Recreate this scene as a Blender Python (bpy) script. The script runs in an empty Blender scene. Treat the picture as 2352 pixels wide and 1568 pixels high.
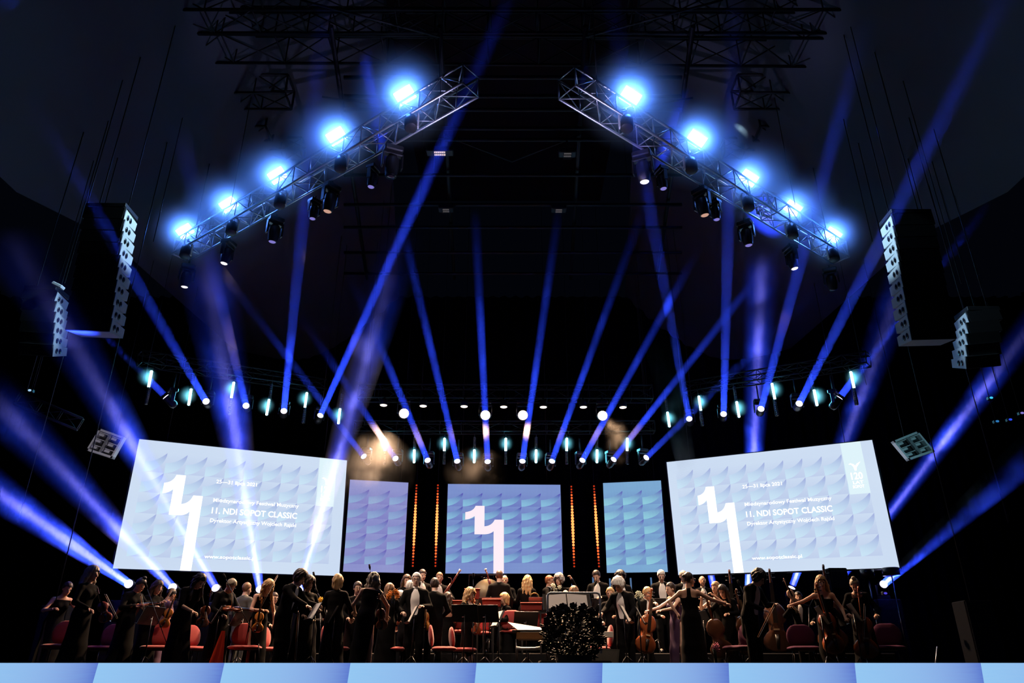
import bpy, math, random
import numpy as np
from mathutils import Vector, Matrix, Euler

SC = bpy.context.scene
COL = SC.collection
random.seed(7)
R_ = math.radians
PI = math.pi

# ------------------------------------------------------------------ camera, world, exposure
F_PX = 1670.0; CX = 1176.0; CY = 784.0
PITCH = R_(24.2)
EYE = Vector((0, 0, 0.10))
cam_d = bpy.data.cameras.new('camera'); cam = bpy.data.objects.new('camera', cam_d)
COL.objects.link(cam); SC.camera = cam
cam_d.sensor_width = 36.0; cam_d.lens = F_PX / 2352.0 * 36.0
cam_d.clip_start = 0.05; cam_d.clip_end = 200
cam.location = EYE; cam.rotation_euler = (PI/2 + PITCH, 0, 0)
SC.view_settings.view_transform = 'Standard'; SC.view_settings.look = 'None'
SC.view_settings.exposure = 0.0; SC.view_settings.gamma = 1.0
SC.view_settings.use_curve_mapping = False
cy = SC.cycles
cy.max_bounces = 2; cy.diffuse_bounces = 1; cy.glossy_bounces = 2; cy.transmission_bounces = 2
cy.volume_bounces = 0; cy.transparent_max_bounces = 16
cy.sample_clamp_indirect = 2.0; cy.sample_clamp_direct = 30.0; cy.caustics_reflective = False; cy.caustics_refractive = False
cy.use_denoising = True; cy.volume_step_rate = 3.0; cy.volume_max_steps = 40; cy.adaptive_threshold = 0.04
world = bpy.data.worlds.new('night'); SC.world = world; world.use_nodes = True
world.node_tree.nodes['Background'].inputs[0].default_value = (0.006, 0.009, 0.022, 1)
world.node_tree.nodes['Background'].inputs[1].default_value = 0.10

SP, CP = math.sin(PITCH), math.cos(PITCH)
def ray(px, py):
    u = (px-CX)/F_PX; v = (CY-py)/F_PX
    return Vector((u, CP - v*SP, SP + v*CP))
def PY(px, py, Y):
    d = ray(px, py); return EYE + d*(Y/d.y)
def PZ(px, py, Z):
    d = ray(px, py); return EYE + d*((Z-EYE.z)/d.z)
def PT(px, py, t):
    return EYE + ray(px, py)*t
def DEP(p):
    q = p-EYE; return q.y*CP + q.z*SP
def PXM(p): # metres per pixel at a point
    return DEP(p)/F_PX

def look_quat(d, up='Y', axis='-Z'):
    return d.to_track_quat(axis, up)

def area_light(name, loc, direction, power, color, size=0.3, size_y=None, spread=180, shape=None, parent=None):
    l = bpy.data.lights.new(name, 'AREA'); l.energy = power; l.color = color
    l.size = size; l.shape = shape or ('RECTANGLE' if size_y else 'DISK')
    if size_y: l.size_y = size_y
    l.spread = R_(spread)
    o = bpy.data.objects.new(name, l); COL.objects.link(o); o.location = loc
    o.rotation_mode = 'QUATERNION'; o.rotation_quaternion = look_quat(Vector(direction))
    return o
def spot_light(name, loc, direction, power, color, angle, blend=0.5, radius=0.1):
    l = bpy.data.lights.new(name, 'SPOT'); l.energy = power; l.color = color
    l.spot_size = R_(angle); l.spot_blend = blend; l.shadow_soft_size = radius
    o = bpy.data.objects.new(name, l); COL.objects.link(o); o.location = loc
    o.rotation_mode = 'QUATERNION'; o.rotation_quaternion = look_quat(Vector(direction))
    return o

# warm stage wash falling on the orchestra from the rear truss: lens pixel, aim point
WARM = (1.0, 0.60, 0.34)
WASH = [(920, 957, 19.5), (1112, 962, 19.5), (1204, 962, 19.5), (1392, 962, 19.5)]
DOWN = [(881, 930), (972, 932), (1066, 933), (1157, 934), (1248, 934.5), (1340, 934.5), (1431, 935)]

# ------------------------------------------------------------------ materials
MATS = {}
def mat(name, col=(0.5, 0.5, 0.5), rough=0.6, metal=0.0, spec=0.3, emis=None, estr=1.0, noise=0.0, nscale=20.0, bump=0.0, sheen=0.0):
    if name in MATS: return MATS[name]
    m = bpy.data.materials.new(name); m.use_nodes = True
    nt = m.node_tree; b = nt.nodes['Principled BSDF']
    b.inputs['Base Color'].default_value = (*col, 1); b.inputs['Roughness'].default_value = rough
    b.inputs['Metallic'].default_value = metal; b.inputs['Specular IOR Level'].default_value = spec
    if sheen: b.inputs['Sheen Weight'].default_value = sheen
    if emis:
        b.inputs['Emission Color'].default_value = (*emis, 1); b.inputs['Emission Strength'].default_value = estr
    if noise or bump:
        tc = nt.nodes.new('ShaderNodeTexCoord'); nz = nt.nodes.new('ShaderNodeTexNoise')
        nz.inputs['Scale'].default_value = nscale; nz.inputs['Detail'].default_value = 3
        nt.links.new(tc.outputs['Object'], nz.inputs['Vector'])
        if noise:
            mx = nt.nodes.new('ShaderNodeMix'); mx.data_type = 'RGBA'
            a = tuple(max(0, c*(1-noise)) for c in col); c2 = tuple(min(1, c*(1+noise)) for c in col)
            mx.inputs[6].default_value = (*a, 1); mx.inputs[7].default_value = (*c2, 1)
            nt.links.new(nz.outputs[0], mx.inputs[0]); nt.links.new(mx.outputs[2], b.inputs['Base Color'])
        if bump:
            bp = nt.nodes.new('ShaderNodeBump'); bp.inputs['Strength'].default_value = bump
            nt.links.new(nz.outputs[0], bp.inputs['Height']); nt.links.new(bp.outputs[0], b.inputs['Normal'])
    MATS[name] = m; return m
def emat(name, col, strength):
    if name in MATS: return MATS[name]
    m = bpy.data.materials.new(name); m.use_nodes = True; nt = m.node_tree; nt.nodes.clear()
    o = nt.nodes.new('ShaderNodeOutputMaterial'); e = nt.nodes.new('ShaderNodeEmission')
    e.inputs[0].default_value = (*col, 1); e.inputs[1].default_value = strength
    nt.links.new(e.outputs[0], o.inputs[0]); MATS[name] = m
    m.cycles.emission_sampling = 'NONE'; return m

M_ALU = mat('brushed aluminium', (0.62, 0.64, 0.68), 0.32, 0.9, noise=0.1, nscale=9)
M_STEEL = mat('dark painted steel', (0.035, 0.037, 0.045), 0.45, 0.4, noise=0.2)
M_ROOFSTEEL = mat('weathered roof steel', (0.014, 0.016, 0.02), 0.5, 0.5, noise=0.3)
M_BLACK = mat('black plastic housing', (0.018, 0.018, 0.02), 0.28, 0.0, 0.5, noise=0.1)
M_MATTE = mat('matte black cloth', (0.006, 0.006, 0.007), 0.95, 0, 0.1, noise=0.3, nscale=6)
M_RUBBER = mat('black rubber', (0.01, 0.01, 0.01), 0.7)
M_SILVER = mat('chrome', (0.8, 0.8, 0.82), 0.15, 1.0)
M_GLASS = mat('dark lens glass', (0.05, 0.05, 0.09), 0.08, 0, 0.8)

# ------------------------------------------------------------------ mesh helper
class MB:
    def __init__(s): s.v = []; s.f = []; s.sm = []
    def add(s, vs, fs, smooth=False):
        n = len(s.v); s.v.extend([tuple(v) for v in vs])
        for f in fs: s.f.append(tuple(i+n for i in f)); s.sm.append(smooth)
        return s
    def box(s, c, size, R=None):
        hx, hy, hz = size[0]/2, size[1]/2, size[2]/2; c = Vector(c)
        vs = [Vector((x, y, z)) for x in (-hx, hx) for y in (-hy, hy) for z in (-hz, hz)]
        if R is not None: vs = [R @ v for v in vs]
        return s.add([v+c for v in vs], [(0,1,3,2),(4,6,7,5),(0,4,5,1),(2,3,7,6),(0,2,6,4),(1,5,7,3)])
    def bev(s, c, size, b=0.02, R=None):
        # box with chamfered vertical and horizontal edges
        c = Vector(c); hx, hy, hz = [q/2 for q in size]; b = min(b, hx*0.9, hy*0.9, hz*0.9)
        rings = []
        for z, k in ((-hz, b), (-hz+b, 0), (hz-b, 0), (hz, b)):
            x, y = hx-k, hy-k
            q = b if k == 0 else b*0.6
            rings.append([(x-q, -y), (x, -y+q), (x, y-q), (x-q, y), (-x+q, y), (-x, y-q), (-x, -y+q), (-x+q, -y)])
        zs = (-hz, -hz+b, hz-b, hz)
        vs = [Vector((p[0], p[1], zs[i])) for i, r in enumerate(rings) for p in r]
        if R is not None: vs = [R @ v for v in vs]
        fs = [tuple(range(7, -1, -1)), tuple(range(24, 32))]
        for i in range(3):
            for j in range(8):
                k = (j+1) % 8; fs.append((i*8+j, i*8+k, i*8+8+k, i*8+8+j))
        return s.add([v+c for v in vs], fs)
    def tube(s, pts, r, n=8, cap=True, smooth=True, flat=1.0, side=None):
        pts = [Vector(p) for p in pts]; m = len(pts)
        rs = r if isinstance(r, (list, tuple)) else [r]*m
        t0 = (pts[1]-pts[0]).normalized()
        u = side.copy() if side is not None else (t0.orthogonal())
        u = (u - t0*u.dot(t0)).normalized()
        vs = []
        for i, p in enumerate(pts):
            if i == 0: t = pts[1]-pts[0]
            elif i == m-1: t = pts[-1]-pts[-2]
            else: t = (pts[i+1]-p).normalized()+(p-pts[i-1]).normalized()
            t = t.normalized() if t.length > 1e-9 else t0
            u = (u - t*u.dot(t)); u = u.normalized() if u.length > 1e-6 else t.orthogonal().normalized()
            w = t.cross(u)
            for k in range(n):
                a = 2*PI*k/n; vs.append(p + u*(math.cos(a)*rs[i]) + w*(math.sin(a)*rs[i]*flat))
        fs = []
        for i in range(m-1):
            for k in range(n):
                k2 = (k+1) % n; fs.append((i*n+k, i*n+k2, (i+1)*n+k2, (i+1)*n+k))
        s.add(vs, fs, smooth)
        if cap:
            base = len(s.v)-m*n
            s.f.append(tuple(base+k for k in range(n-1, -1, -1))); s.sm.append(False)
            s.f.append(tuple(base+(m-1)*n+k for k in range(n))); s.sm.append(False)
        return s
    def ell(s, c, rad, R=None, nu=12, nv=8):
        c = Vector(c); vs = []; fs = []
        for i in range(nv+1):
            th = PI*i/nv
            for k in range(nu):
                a = 2*PI*k/nu
                v = Vector((rad[0]*math.sin(th)*math.cos(a), rad[1]*math.sin(th)*math.sin(a), rad[2]*math.cos(th)))
                vs.append((R @ v if R is not None else v)+c)
        for i in range(nv):
            for k in range(nu):
                k2 = (k+1) % nu; fs.append((i*nu+k, (i+1)*nu+k, (i+1)*nu+k2, i*nu+k2))
        return s.add(vs, fs, True)
    def prism(s, poly, d0, d1, M=None):
        # poly: 2D points (x, z) extruded along y from d0 to d1
        n = len(poly)
        vs = [Vector((p[0], d0, p[1])) for p in poly]+[Vector((p[0], d1, p[1])) for p in poly]
        if M is not None: vs = [M @ v for v in vs]
        fs = [tuple(range(n)), tuple(range(2*n-1, n-1, -1))]
        for i in range(n):
            j = (i+1) % n; fs.append((i, i+n, j+n, j))
        return s.add(vs, fs)
    def build(s, name, m, parent=None, loc=None, rot=None):
        me = bpy.data.meshes.new(name); me.from_pydata(s.v, [], s.f); me.validate()
        if len(me.polygons) == len(s.sm): me.polygons.foreach_set('use_smooth', s.sm)
        me.materials.append(m); me.update()
        o = bpy.data.objects.new(name, me); COL.objects.link(o)
        if parent is not None: o.parent = parent
        if loc is not None: o.location = loc
        if rot is not None: o.rotation_mode = 'QUATERNION'; o.rotation_quaternion = rot
        return o

def tag(o, label=None, cat=None, group=None, kind=None):
    if label: o['label'] = label
    if cat: o['category'] = cat
    if group: o['group'] = group
    if kind: o['kind'] = kind
    return o
def thing(name, label, cat, loc=(0, 0, 0), rot=None, group=None, scale=None):
    o = bpy.data.objects.new(name, None); COL.objects.link(o); o.empty_display_size = 0.1
    o.location = loc
    if rot is not None:
        if isinstance(rot, (int, float)): o.rotation_euler = (0, 0, rot)
        else: o.rotation_mode = 'QUATERNION'; o.rotation_quaternion = rot
    if scale: o.scale = (scale,)*3
    return tag(o, label, cat, group)
def copy_tree(o, parent=None):
    c = o.copy(); COL.objects.link(c)
    if parent is not None: c.parent = parent
    for ch in [x for x in bpy.data.objects if x.parent == o]: copy_tree(ch, c)
    return c
def frame_mat(x, y, z):
    return Matrix((x, y, z)).transposed()
def nth(i): return ['first', 'second', 'third', 'fourth', 'fifth', 'sixth', 'seventh', 'eighth', 'ninth', 'tenth', 'eleventh', 'twelfth'][i]
# ------------------------------------------------------------------ the setting
def struct(o): o['kind'] = 'structure'; return o
STAGE_Y = 12.8
M_FLOOR = mat('black stage floor', (0.004, 0.004, 0.005), 0.7, 0, 0.12, noise=0.4, nscale=3)
b = MB().box((0, (STAGE_Y+27)/2, -0.15), (44, 27-STAGE_Y, 0.3)); struct(b.build('floor', M_FLOOR))
M_WALLB = mat('black backdrop drape', (0.0022, 0.0024, 0.003), 0.95, 0, 0.05, noise=0.4, nscale=1.5)
# pleated drapes behind and beside the stage
def drape(p0, p1, z0, z1, name, depth=0.12, per=0.45):
    p0 = Vector(p0); p1 = Vector(p1); L = (p1-p0).length; n = int(L/per*4)
    t = (p1-p0)/L; nrm = Vector((-t.y, t.x, 0)); vs = []; fs = []
    for i in range(n+1):
        s = i/n*L; off = nrm*(depth*math.sin(s/per*2*PI)*(0.7+0.3*math.sin(s*1.3)))
        q = p0+t*s+off; vs += [(q.x, q.y, z0), (q.x, q.y, z1)]
    for i in range(n): fs.append((2*i, 2*i+2, 2*i+3, 2*i+1))
    m = MB(); m.add(vs, fs, True); return struct(m.build(name, M_WALLB))
drape((-20, 25.5, 0), (20, 25.5, 0), 0, 13.5, 'wall_back')
drape((-20, 13, 0), (-20, 25.5, 0), -1.6, 13.5, 'wall_left')
drape((20, 25.5, 0), (20, 13, 0), -1.6, 13.5, 'wall_right')
# auditorium ground in front of the stage
struct(MB().box((0, 5.4, -1.75), (44, 14.8, 0.3)).build('ground', mat('dark paving', (0.03, 0.03, 0.03), 0.9, noise=0.3)))
# risers at the back of the orchestra
def riser(y0, y1, h, x0, x1, lab):
    m = MB().bev(((x0+x1)/2, (y0+y1)/2, h/2), (x1-x0, y1-y0, h), 0.02)
    o = m.build('stage_riser', M_FLOOR); return tag(o, lab, 'riser')
riser(16.9, 24.8, 0.4, -5.4, 8.2, 'low black stage riser carrying the rear rows of the orchestra')

# tent membrane over stage and audience: two sloped wings, dark steel roof between
M_TENT = mat('grey tent membrane', (0.075, 0.082, 0.10), 0.85, 0, 0.1, noise=0.12, nscale=0.6)
def tent(sgn):
    # the wing hangs from the ridge beam and falls to its outer hem
    n = 14; vs = []; fs = []
    ridge0 = Vector((sgn*2.2, 1.0, 19.0)); ridge1 = Vector((sgn*4.6, 27.0, 13.2))
    hem = [PY(CX+sgn*1500, 150, 9.0), PY(CX+sgn*1180, 420, 12.5), PY(CX+sgn*930, 545, 15.5), PY(CX+sgn*800, 660, 18.5), PY(CX+sgn*640, 800, 24.5)]
    hem[0] = PY(CX+sgn*1700, -300, 5.0)
    m = 8
    for i in range(n+1):
        t = i/n; a = ridge0.lerp(ridge1, t)
        q = t*(len(hem)-1); k = min(int(q), len(hem)-2); b_ = hem[k].lerp(hem[k+1], q-k)
        for j in range(m+1):
            w = j/m; p = a.lerp(b_, w); p.z -= 1.3*math.sin(PI*w)*0.8; vs.append(p)
    for i in range(n):
        for j in range(m): fs.append((i*(m+1)+j, (i+1)*(m+1)+j, (i+1)*(m+1)+j+1, i*(m+1)+j+1))
    mb = MB(); mb.add(vs, fs, True); return mb
CEIL = [struct(tent(-1).build('ceiling', M_TENT)), struct(tent(1).build('ceiling', M_TENT))]
bpy.context.view_layer.update()
def top_z(x, y):
    # underside of whatever roof is above a point
    best = 19.47 if abs(x) < 3.9 and y < 27 else None
    for c in CEIL:
        ok, loc, n, i = c.ray_cast(Vector((x, y, 3.0)), Vector((0, 0, 1)))
        if ok and (best is None or loc.z < best): best = loc.z+0.02
    return best
struct(MB().box((0, 13.5, 19.6), (8.0, 28, 0.3)).build('roof', mat('dark roof deck', (0.02, 0.022, 0.03), 0.8, noise=0.3)))

# LED fascia on the stage front
def screen_mat(name, kind, cols, rows, base, light, dark, strength, grid=None, tint=None):
    m = bpy.data.materials.new(name); m.use_nodes = True; nt = m.node_tree; nt.nodes.clear(); N = nt.nodes; L = nt.links
    out = N.new('ShaderNodeOutputMaterial'); em = N.new('ShaderNodeEmission'); L.new(em.outputs[0], out.inputs[0])
    uv = N.new('ShaderNodeUVMap'); sep = N.new('ShaderNodeSeparateXYZ'); L.new(uv.outputs[0], sep.inputs[0])
    def mt(op, a, b_=None, c=None):
        n = N.new('ShaderNodeMath'); n.operation = op
        for i, x in enumerate((a, b_, c)):
            if x is None: continue
            if isinstance(x, (int, float)): n.inputs[i].default_value = x
            else: L.new(x, n.inputs[i])
        return n.outputs[0]
    def mix(f, a, b_):
        n = N.new('ShaderNodeMix'); n.data_type = 'RGBA'
        if isinstance(f, (int, float)): n.inputs[0].default_value = f
        else: L.new(f, n.inputs[0])
        for i, x in ((6, a), (7, b_)):
            if isinstance(x, tuple): n.inputs[i].default_value = (*x, 1)
            else: L.new(x, n.inputs[i])
        return n.outputs[2]
    U, V = sep.outputs[0], sep.outputs[1]
    if kind == 'fin':
        u0, v0, u1, v1 = tint['field']
        gu = mt('DIVIDE', mt('SUBTRACT', U, u0), (u1-u0)/cols); gv = mt('DIVIDE', mt('SUBTRACT', V, v0), (v1-v0)/rows)
        fu = mt('FRACT', gu); fv = mt('FRACT', gv)
        omv = mt('SUBTRACT', 1.0, fv)
        disc = mt('LESS_THAN', mt('ADD', mt('MULTIPLY', fu, fu), mt('MULTIPLY', omv, omv)), 1.0)
        top = mt('LESS_THAN', fv, mt('ADD', 0.5, mt('MULTIPLY', 0.5, mt('MULTIPLY', fu, fu))))
        inside = mt('MULTIPLY', mt('MULTIPLY', mt('GREATER_THAN', gu, 0.0), mt('LESS_THAN', gu, float(cols))),
                    mt('MULTIPLY', mt('GREATER_THAN', gv, 0.0), mt('LESS_THAN', gv, float(rows))))
        fin = mt('MULTIPLY', mt('MULTIPLY', disc, top), inside)
        shade = mix(mt('SMOOTHSTEP' if False else 'MULTIPLY', 1.15, mt('POWER', mt('ADD', mt('MULTIPLY', 0.75, fv), mt('MULTIPLY', 0.25, fu)), 1.6)), light, dark)
        # a slow wash of the base colour over the picture
        nz = N.new('ShaderNodeTexNoise'); nz.inputs['Scale'].default_value = 2.2; nz.inputs['Detail'].default_value = 1
        L.new(uv.outputs[0], nz.inputs['Vector'])
        bc = mix(nz.outputs[0], base, tint['base2'])
        # artwork around the fins: a faint deeper tone towards each cell's foot
        halo = mt('MULTIPLY', inside, mt('MULTIPLY', 0.35, mt('SUBTRACT', 1.0, fin)))
        bc = mix(mt('MULTIPLY', halo, mt('SUBTRACT', 1.0, fv)), bc, dark)
        col = mix(fin, bc, shade)
        if 'panel' in tint:
            a, c, d, e = tint['panel']
            p = mt('MULTIPLY', mt('MULTIPLY', mt('GREATER_THAN', U, a), mt('LESS_THAN', U, c)), mt('GREATER_THAN', V, d))
            col = mix(p, col, e)
    else:
        # long rolling waves: light after each edge, deep blue before the next
        wob = mt('MULTIPLY', 0.05, V)
        ph = mt('FRACT', mt('ADD', mt('MULTIPLY', U, float(cols)), mt('SUBTRACT', tint['phase'], wob)))
        k = mt('POWER', ph, 5.0)
        mid = mix(mt('SMOOTH_MIN', ph, 0.8, 0.2), light, base)
        col = mix(k, mid, dark)
        nz = N.new('ShaderNodeTexNoise'); nz.inputs['Scale'].default_value = 60; nz.inputs['Detail'].default_value = 4
        L.new(uv.outputs[0], nz.inputs['Vector'])
        col = mix(mt('MULTIPLY', 0.35, mt('SUBTRACT', nz.outputs[0], 0.3)), col, tint['base2'])
    if grid:
        gx, gy, amt = grid
        a = mt('GREATER_THAN', mt('FRACT', mt('MULTIPLY', U, float(gx))), 0.68) if gx else 0.0
        c = mt('GREATER_THAN', mt('FRACT', mt('MULTIPLY', V, float(gy))), 0.68)
        g = mt('MAXIMUM', a, c)
        col = mix(mt('MULTIPLY', g, amt), col, tuple(q*0.25 for q in dark))
    L.new(col, em.inputs[0]); em.inputs[1].default_value = strength
    MATS[name] = m; return m
def srgb(r, g, b_):
    f = lambda c: ((c/255+0.055)/1.055)**2.4 if c > 10 else c/255/12.92
    return (f(r), f(g), f(b_))

def uvquad(name, bl, br, tr, tl, m, parent, thick=0.12):
    # a display face with a cabinet depth behind it
    me = bpy.data.meshes.new(name); me.from_pydata([bl, br, tr, tl], [], [(0, 1, 2, 3)])
    uvl = me.uv_layers.new(name='UVMap')
    for i, q in enumerate(((0, 0), (1, 0), (1, 1), (0, 1))): uvl.data[i].uv = q
    me.materials.append(m); me.update()
    o = bpy.data.objects.new(name, me); COL.objects.link(o); o.parent = parent; return o

FW = 11.2
fm = screen_mat('fascia video', 'wave', 22.4/2.02, 1, srgb(140, 170, 228), srgb(150, 200, 242), srgb(92, 118, 205), 1.0, grid=None,
                tint={'base2': srgb(125, 185, 240), 'phase': 0.787})
root = thing('stage_fascia_screen', 'long light blue LED display along the front edge of the stage', 'screen', (0, STAGE_Y, 0))
zt = PY(CX, 1522.0, STAGE_Y).z; zb = -1.1
uvquad('display_face', Vector((-FW, -0.06, zb)), Vector((FW, -0.06, zb)), Vector((FW, -0.06, zt)), Vector((-FW, -0.06, zt)), fm, root)
MB().bev((0, 0.02, (zt+zb)/2-0.005), (2*FW+0.04, 0.15, zt-zb-0.01), 0.01).build('cabinet', M_BLACK, root)

# ------------------------------------------------------------------ flown screens
TXT_CACHE = {}
def text_mesh(s, bold=0.0):
    cu = bpy.data.curves.new('lettering', 'FONT'); cu.body = s; cu.size = 1.0; cu.offset = bold; cu.resolution_u = 3
    o = bpy.data.objects.new('lettering', cu); COL.objects.link(o)
    dg = bpy.context.evaluated_depsgraph_get(); dg.update()
    me = bpy.data.meshes.new_from_object(o.evaluated_get(dg))
    bpy.data.objects.remove(o)
    vs = [tuple(v.co) for v in me.vertices]; fs = [tuple(p.vertices) for p in me.polygons]
    bpy.data.meshes.remove(me)
    x0 = min(v[0] for v in vs); x1 = max(v[0] for v in vs); y0 = min(v[1] for v in vs); y1 = max(v[1] for v in vs)
    return vs, fs, (x0, x1, y0, y1)

class Screen:
    def __init__(s, corners, name, label):
        # corners in world: bl br tr tl  -> local frame at the centre
        s.c = [Vector(q) for q in corners]; cen = sum(s.c, Vector())/4
        s.n = (s.c[1]-s.c[0]).cross(s.c[3]-s.c[0]).normalized()   # faces the audience
        s.cen = cen; s.root = thing(name, label, 'screen', cen)
    def at(s, u, v, d=0.0):
        a = s.c[0].lerp(s.c[1], u); b_ = s.c[3].lerp(s.c[2], u); return a.lerp(b_, v)+s.n*d-s.cen
    def face(s, m):
        uvn = 24
        me = bpy.data.meshes.new('display_face'); vs = []; fs = []; uvs = []
        for j in range(uvn+1):
            for i in range(uvn+1): vs.append(s.at(i/uvn, j/uvn, 0.0))
        for j in range(uvn):
            for i in range(uvn):
                f = (j*(uvn+1)+i, j*(uvn+1)+i+1, (j+1)*(uvn+1)+i+1, (j+1)*(uvn+1)+i); fs.append(f)
                uvs += [(i/uvn, j/uvn), ((i+1)/uvn, j/uvn), ((i+1)/uvn, (j+1)/uvn), (i/uvn, (j+1)/uvn)]
        me.from_pydata(vs, [], fs); l = me.uv_layers.new(name='UVMap')
        for k, q in enumerate(uvs): l.data[k].uv = q
        me.materials.append(m); me.update()
        o = bpy.data.objects.new('display_face', me); COL.objects.link(o); o.parent = s.root
        b_ = MB(); g = 0.008
        q = [s.at(u, v, -0.01) for u, v in ((-g, -g), (1+g, -g), (1+g, 1+g), (-g, 1+g))]
        r = [s.at(u, v, -0.16) for u, v in ((-g, -g), (1+g, -g), (1+g, 1+g), (-g, 1+g))]
        b_.add(q+r, [(0, 1, 2, 3), (7, 6, 5, 4), (0, 4, 5, 1), (1, 5, 6, 2), (2, 6, 7, 3), (3, 7, 4, 0)])
        b_.build('cabinet', M_STEEL, s.root)
    def poly(s, pts, m, name, d=0.012, sub=True):
        b_ = MB(); b_.add([s.at(u, v, d) for u, v in pts], [tuple(range(len(pts)))]); return b_.build(name, m, s.root)
    def text(s, string, u0, v0, u1, h, m, bold=0.0, name='lettering', d=0.014):
        vs, fs, (x0, x1, y0, y1) = text_mesh(string, bold)
        # h: cap height in v units; baseline at v0
        b_ = MB(); b_.add([s.at(u0+(x-x0)/(x1-x0)*(u1-u0), v0+y/0.73*h, d) for x, y, z in vs], fs)
        return b_.build(name, m, s.root)
def arc_pts(p0, p1, ctrl, n=8):
    out = []
    for i in range(n+1):
        t = i/n; out.append(((1-t)**2*p0[0]+2*t*(1-t)*ctrl[0]+t*t*p1[0], (1-t)**2*p0[1]+2*t*(1-t)*ctrl[1]+t*t*p1[1]))
    return out
def eleven(T):
    # festival numeral 11: two flagged ones joined; coordinates taken from the centre screen
    P = lambda x, y: T(x, y)
    pts = [P(1007, 253), P(945, 253)] + arc_pts(P(945, 253), P(875, 298), P(932, 292))[1:] + [P(875, 350)]
    pts += arc_pts(P(875, 350), P(940, 325), P(910, 348))[1:] + [P(940, 452)]
    pts += [P(1010, 452)] + arc_pts(P(1010, 452), P(1070, 430), P(1050, 450))[1:]
    pts += [P(1070, 715), P(1140, 715), P(1140, 350), P(1077, 350)]
    pts += arc_pts(P(1077, 350), P(1007, 397), P(1060, 392))[1:]
    return pts

WHITE_E = emat('white video pixels', (1, 1, 1), 1.6)
WHITE_C = emat('pale pink white video pixels', srgb(255, 238, 248), 1.0)
light_panel = srgb(226, 247, 254)
M_SIDE = screen_mat('side screen video', 'fin', 10, 5, srgb(200, 217, 243), srgb(204, 231, 249), srgb(166, 180, 226), 1.0, grid=(0, 105, 0.10),
                    tint={'field': (0.0435, 0.093, 0.9435, 0.908), 'base2': srgb(214, 230, 248), 'panel': (0.857, 0.947, 0.575, light_panel)})
M_CEN = screen_mat('centre screen video', 'fin', 6, 5, srgb(128, 146, 216), srgb(152, 212, 242), srgb(96, 94, 192), 1.0, grid=(88, 66, 0.4),
                   tint={'field': (-0.036, 0.113, 0.996, 0.898), 'base2': srgb(144, 174, 228)})
M_SML = screen_mat('small left screen video', 'fin', 3, 5, srgb(146, 152, 218), srgb(158, 190, 232), srgb(118, 110, 200), 1.0, grid=(46, 68, 0.4),
                   tint={'field': (-0.02, 0.08, 1.04, 0.9), 'base2': srgb(166, 172, 226)})
M_SMR = screen_mat('small right screen video', 'fin', 3, 5, srgb(130, 174, 224), srgb(158, 226, 242), srgb(108, 114, 200), 1.0, grid=(48, 68, 0.4),
                   tint={'field': (0.0, 0.08, 1.0, 0.9), 'base2': srgb(142, 196, 232)})
scr_l = Screen([PY(259, 1305, 18.5), PY(779, 1322, 20.8), PY(797, 1057, 20.8), PY(320, 1008, 18.5)], 'video_screen',
               'large bright tilted video screen on the left with festival dates and a white 11')
scr_r = Screen([PY(1558, 1320, 20.8), PY(2066, 1303, 18.5), PY(2003, 1010, 18.5), PY(1531, 1061, 20.8)], 'video_screen',
               'large bright tilted video screen on the right with festival dates and a white 11')
for s, pts in ((scr_l, None), (scr_r, None)):
    s.face(M_SIDE)
    W = 0.29; H = 0.73
    # numeral: top left flag u .195, right edge .395, top v .73, bottom 0
    T = lambda x, y: (0.1425+(x-875)/265*0.178, (715-y)/462*0.738)
    s.poly(eleven(T), WHITE_E, 'numeral')
    s.text('25\u201431 lipca 2021', 0.3712, 0.697, 0.5605, 0.031, WHITE_E, 0.012)
    s.text('Mi\u0119dzynarodowy Festiwal Muzyczny', 0.3700, 0.545, 0.7730, 0.030, WHITE_E, 0.008)
    s.text('11. NDI SOPOT CLASSIC', 0.3700, 0.452, 0.7690, 0.049, WHITE_E, 0.018)
    s.text('Dyrektor Artystyczny Wojciech Rajski', 0.3690, 0.382, 0.7690, 0.030, WHITE_E, 0.008)
    s.text('www.sopotclassic.pl', 0.3680, 0.101, 0.5977, 0.027, WHITE_E, 0.012)
    s.text('120', 0.877, 0.693, 0.928, 0.057, WHITE_E, 0.02)
    s.text('LAT', 0.880, 0.655, 0.926, 0.026, WHITE_E, 0.02)
    s.text('SOPOT', 0.876, 0.622, 0.926, 0.024, WHITE_E, 0.02)
    # gull emblem
    s.poly([(0.898, 0.763), (0.906, 0.763), (0.909, 0.788), (0.924, 0.82), (0.93, 0.833), (0.914, 0.82), (0.905, 0.803), (0.897, 0.816), (0.885, 0.826), (0.876, 0.818), (0.887, 0.814), (0.895, 0.796)], WHITE_E, 'emblem')
scr_c = Screen([PY(1023, 1316.5, 22.4), PY(1293, 1316.5, 22.4), PY(1287, 1113, 22.4), PY(1029, 1111, 22.4)], 'video_screen',
               'blue video screen at the centre rear showing a large white 11')
scr_c.face(M_CEN)
scr_c.poly(eleven(lambda x, y: ((x-750)/(1534-750)*1.0, (715-y)/618)), WHITE_C, 'numeral')
scr_sl = Screen([PY(788, 1312, 21.6), PY(927, 1315, 22.3), PY(938, 1108, 22.3), PY(804, 1101, 21.6)], 'video_screen',
                'small violet blue video screen beside the large left screen')
scr_sl.face(M_SML)
scr_sr = Screen([PY(1394, 1315, 22.3), PY(1534, 1313, 21.6), PY(1518, 1103, 21.6), PY(1385, 1109, 22.3)], 'video_screen',
                'small turquoise blue video screen beside the large right screen')
scr_sr.face(M_SMR)

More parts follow.
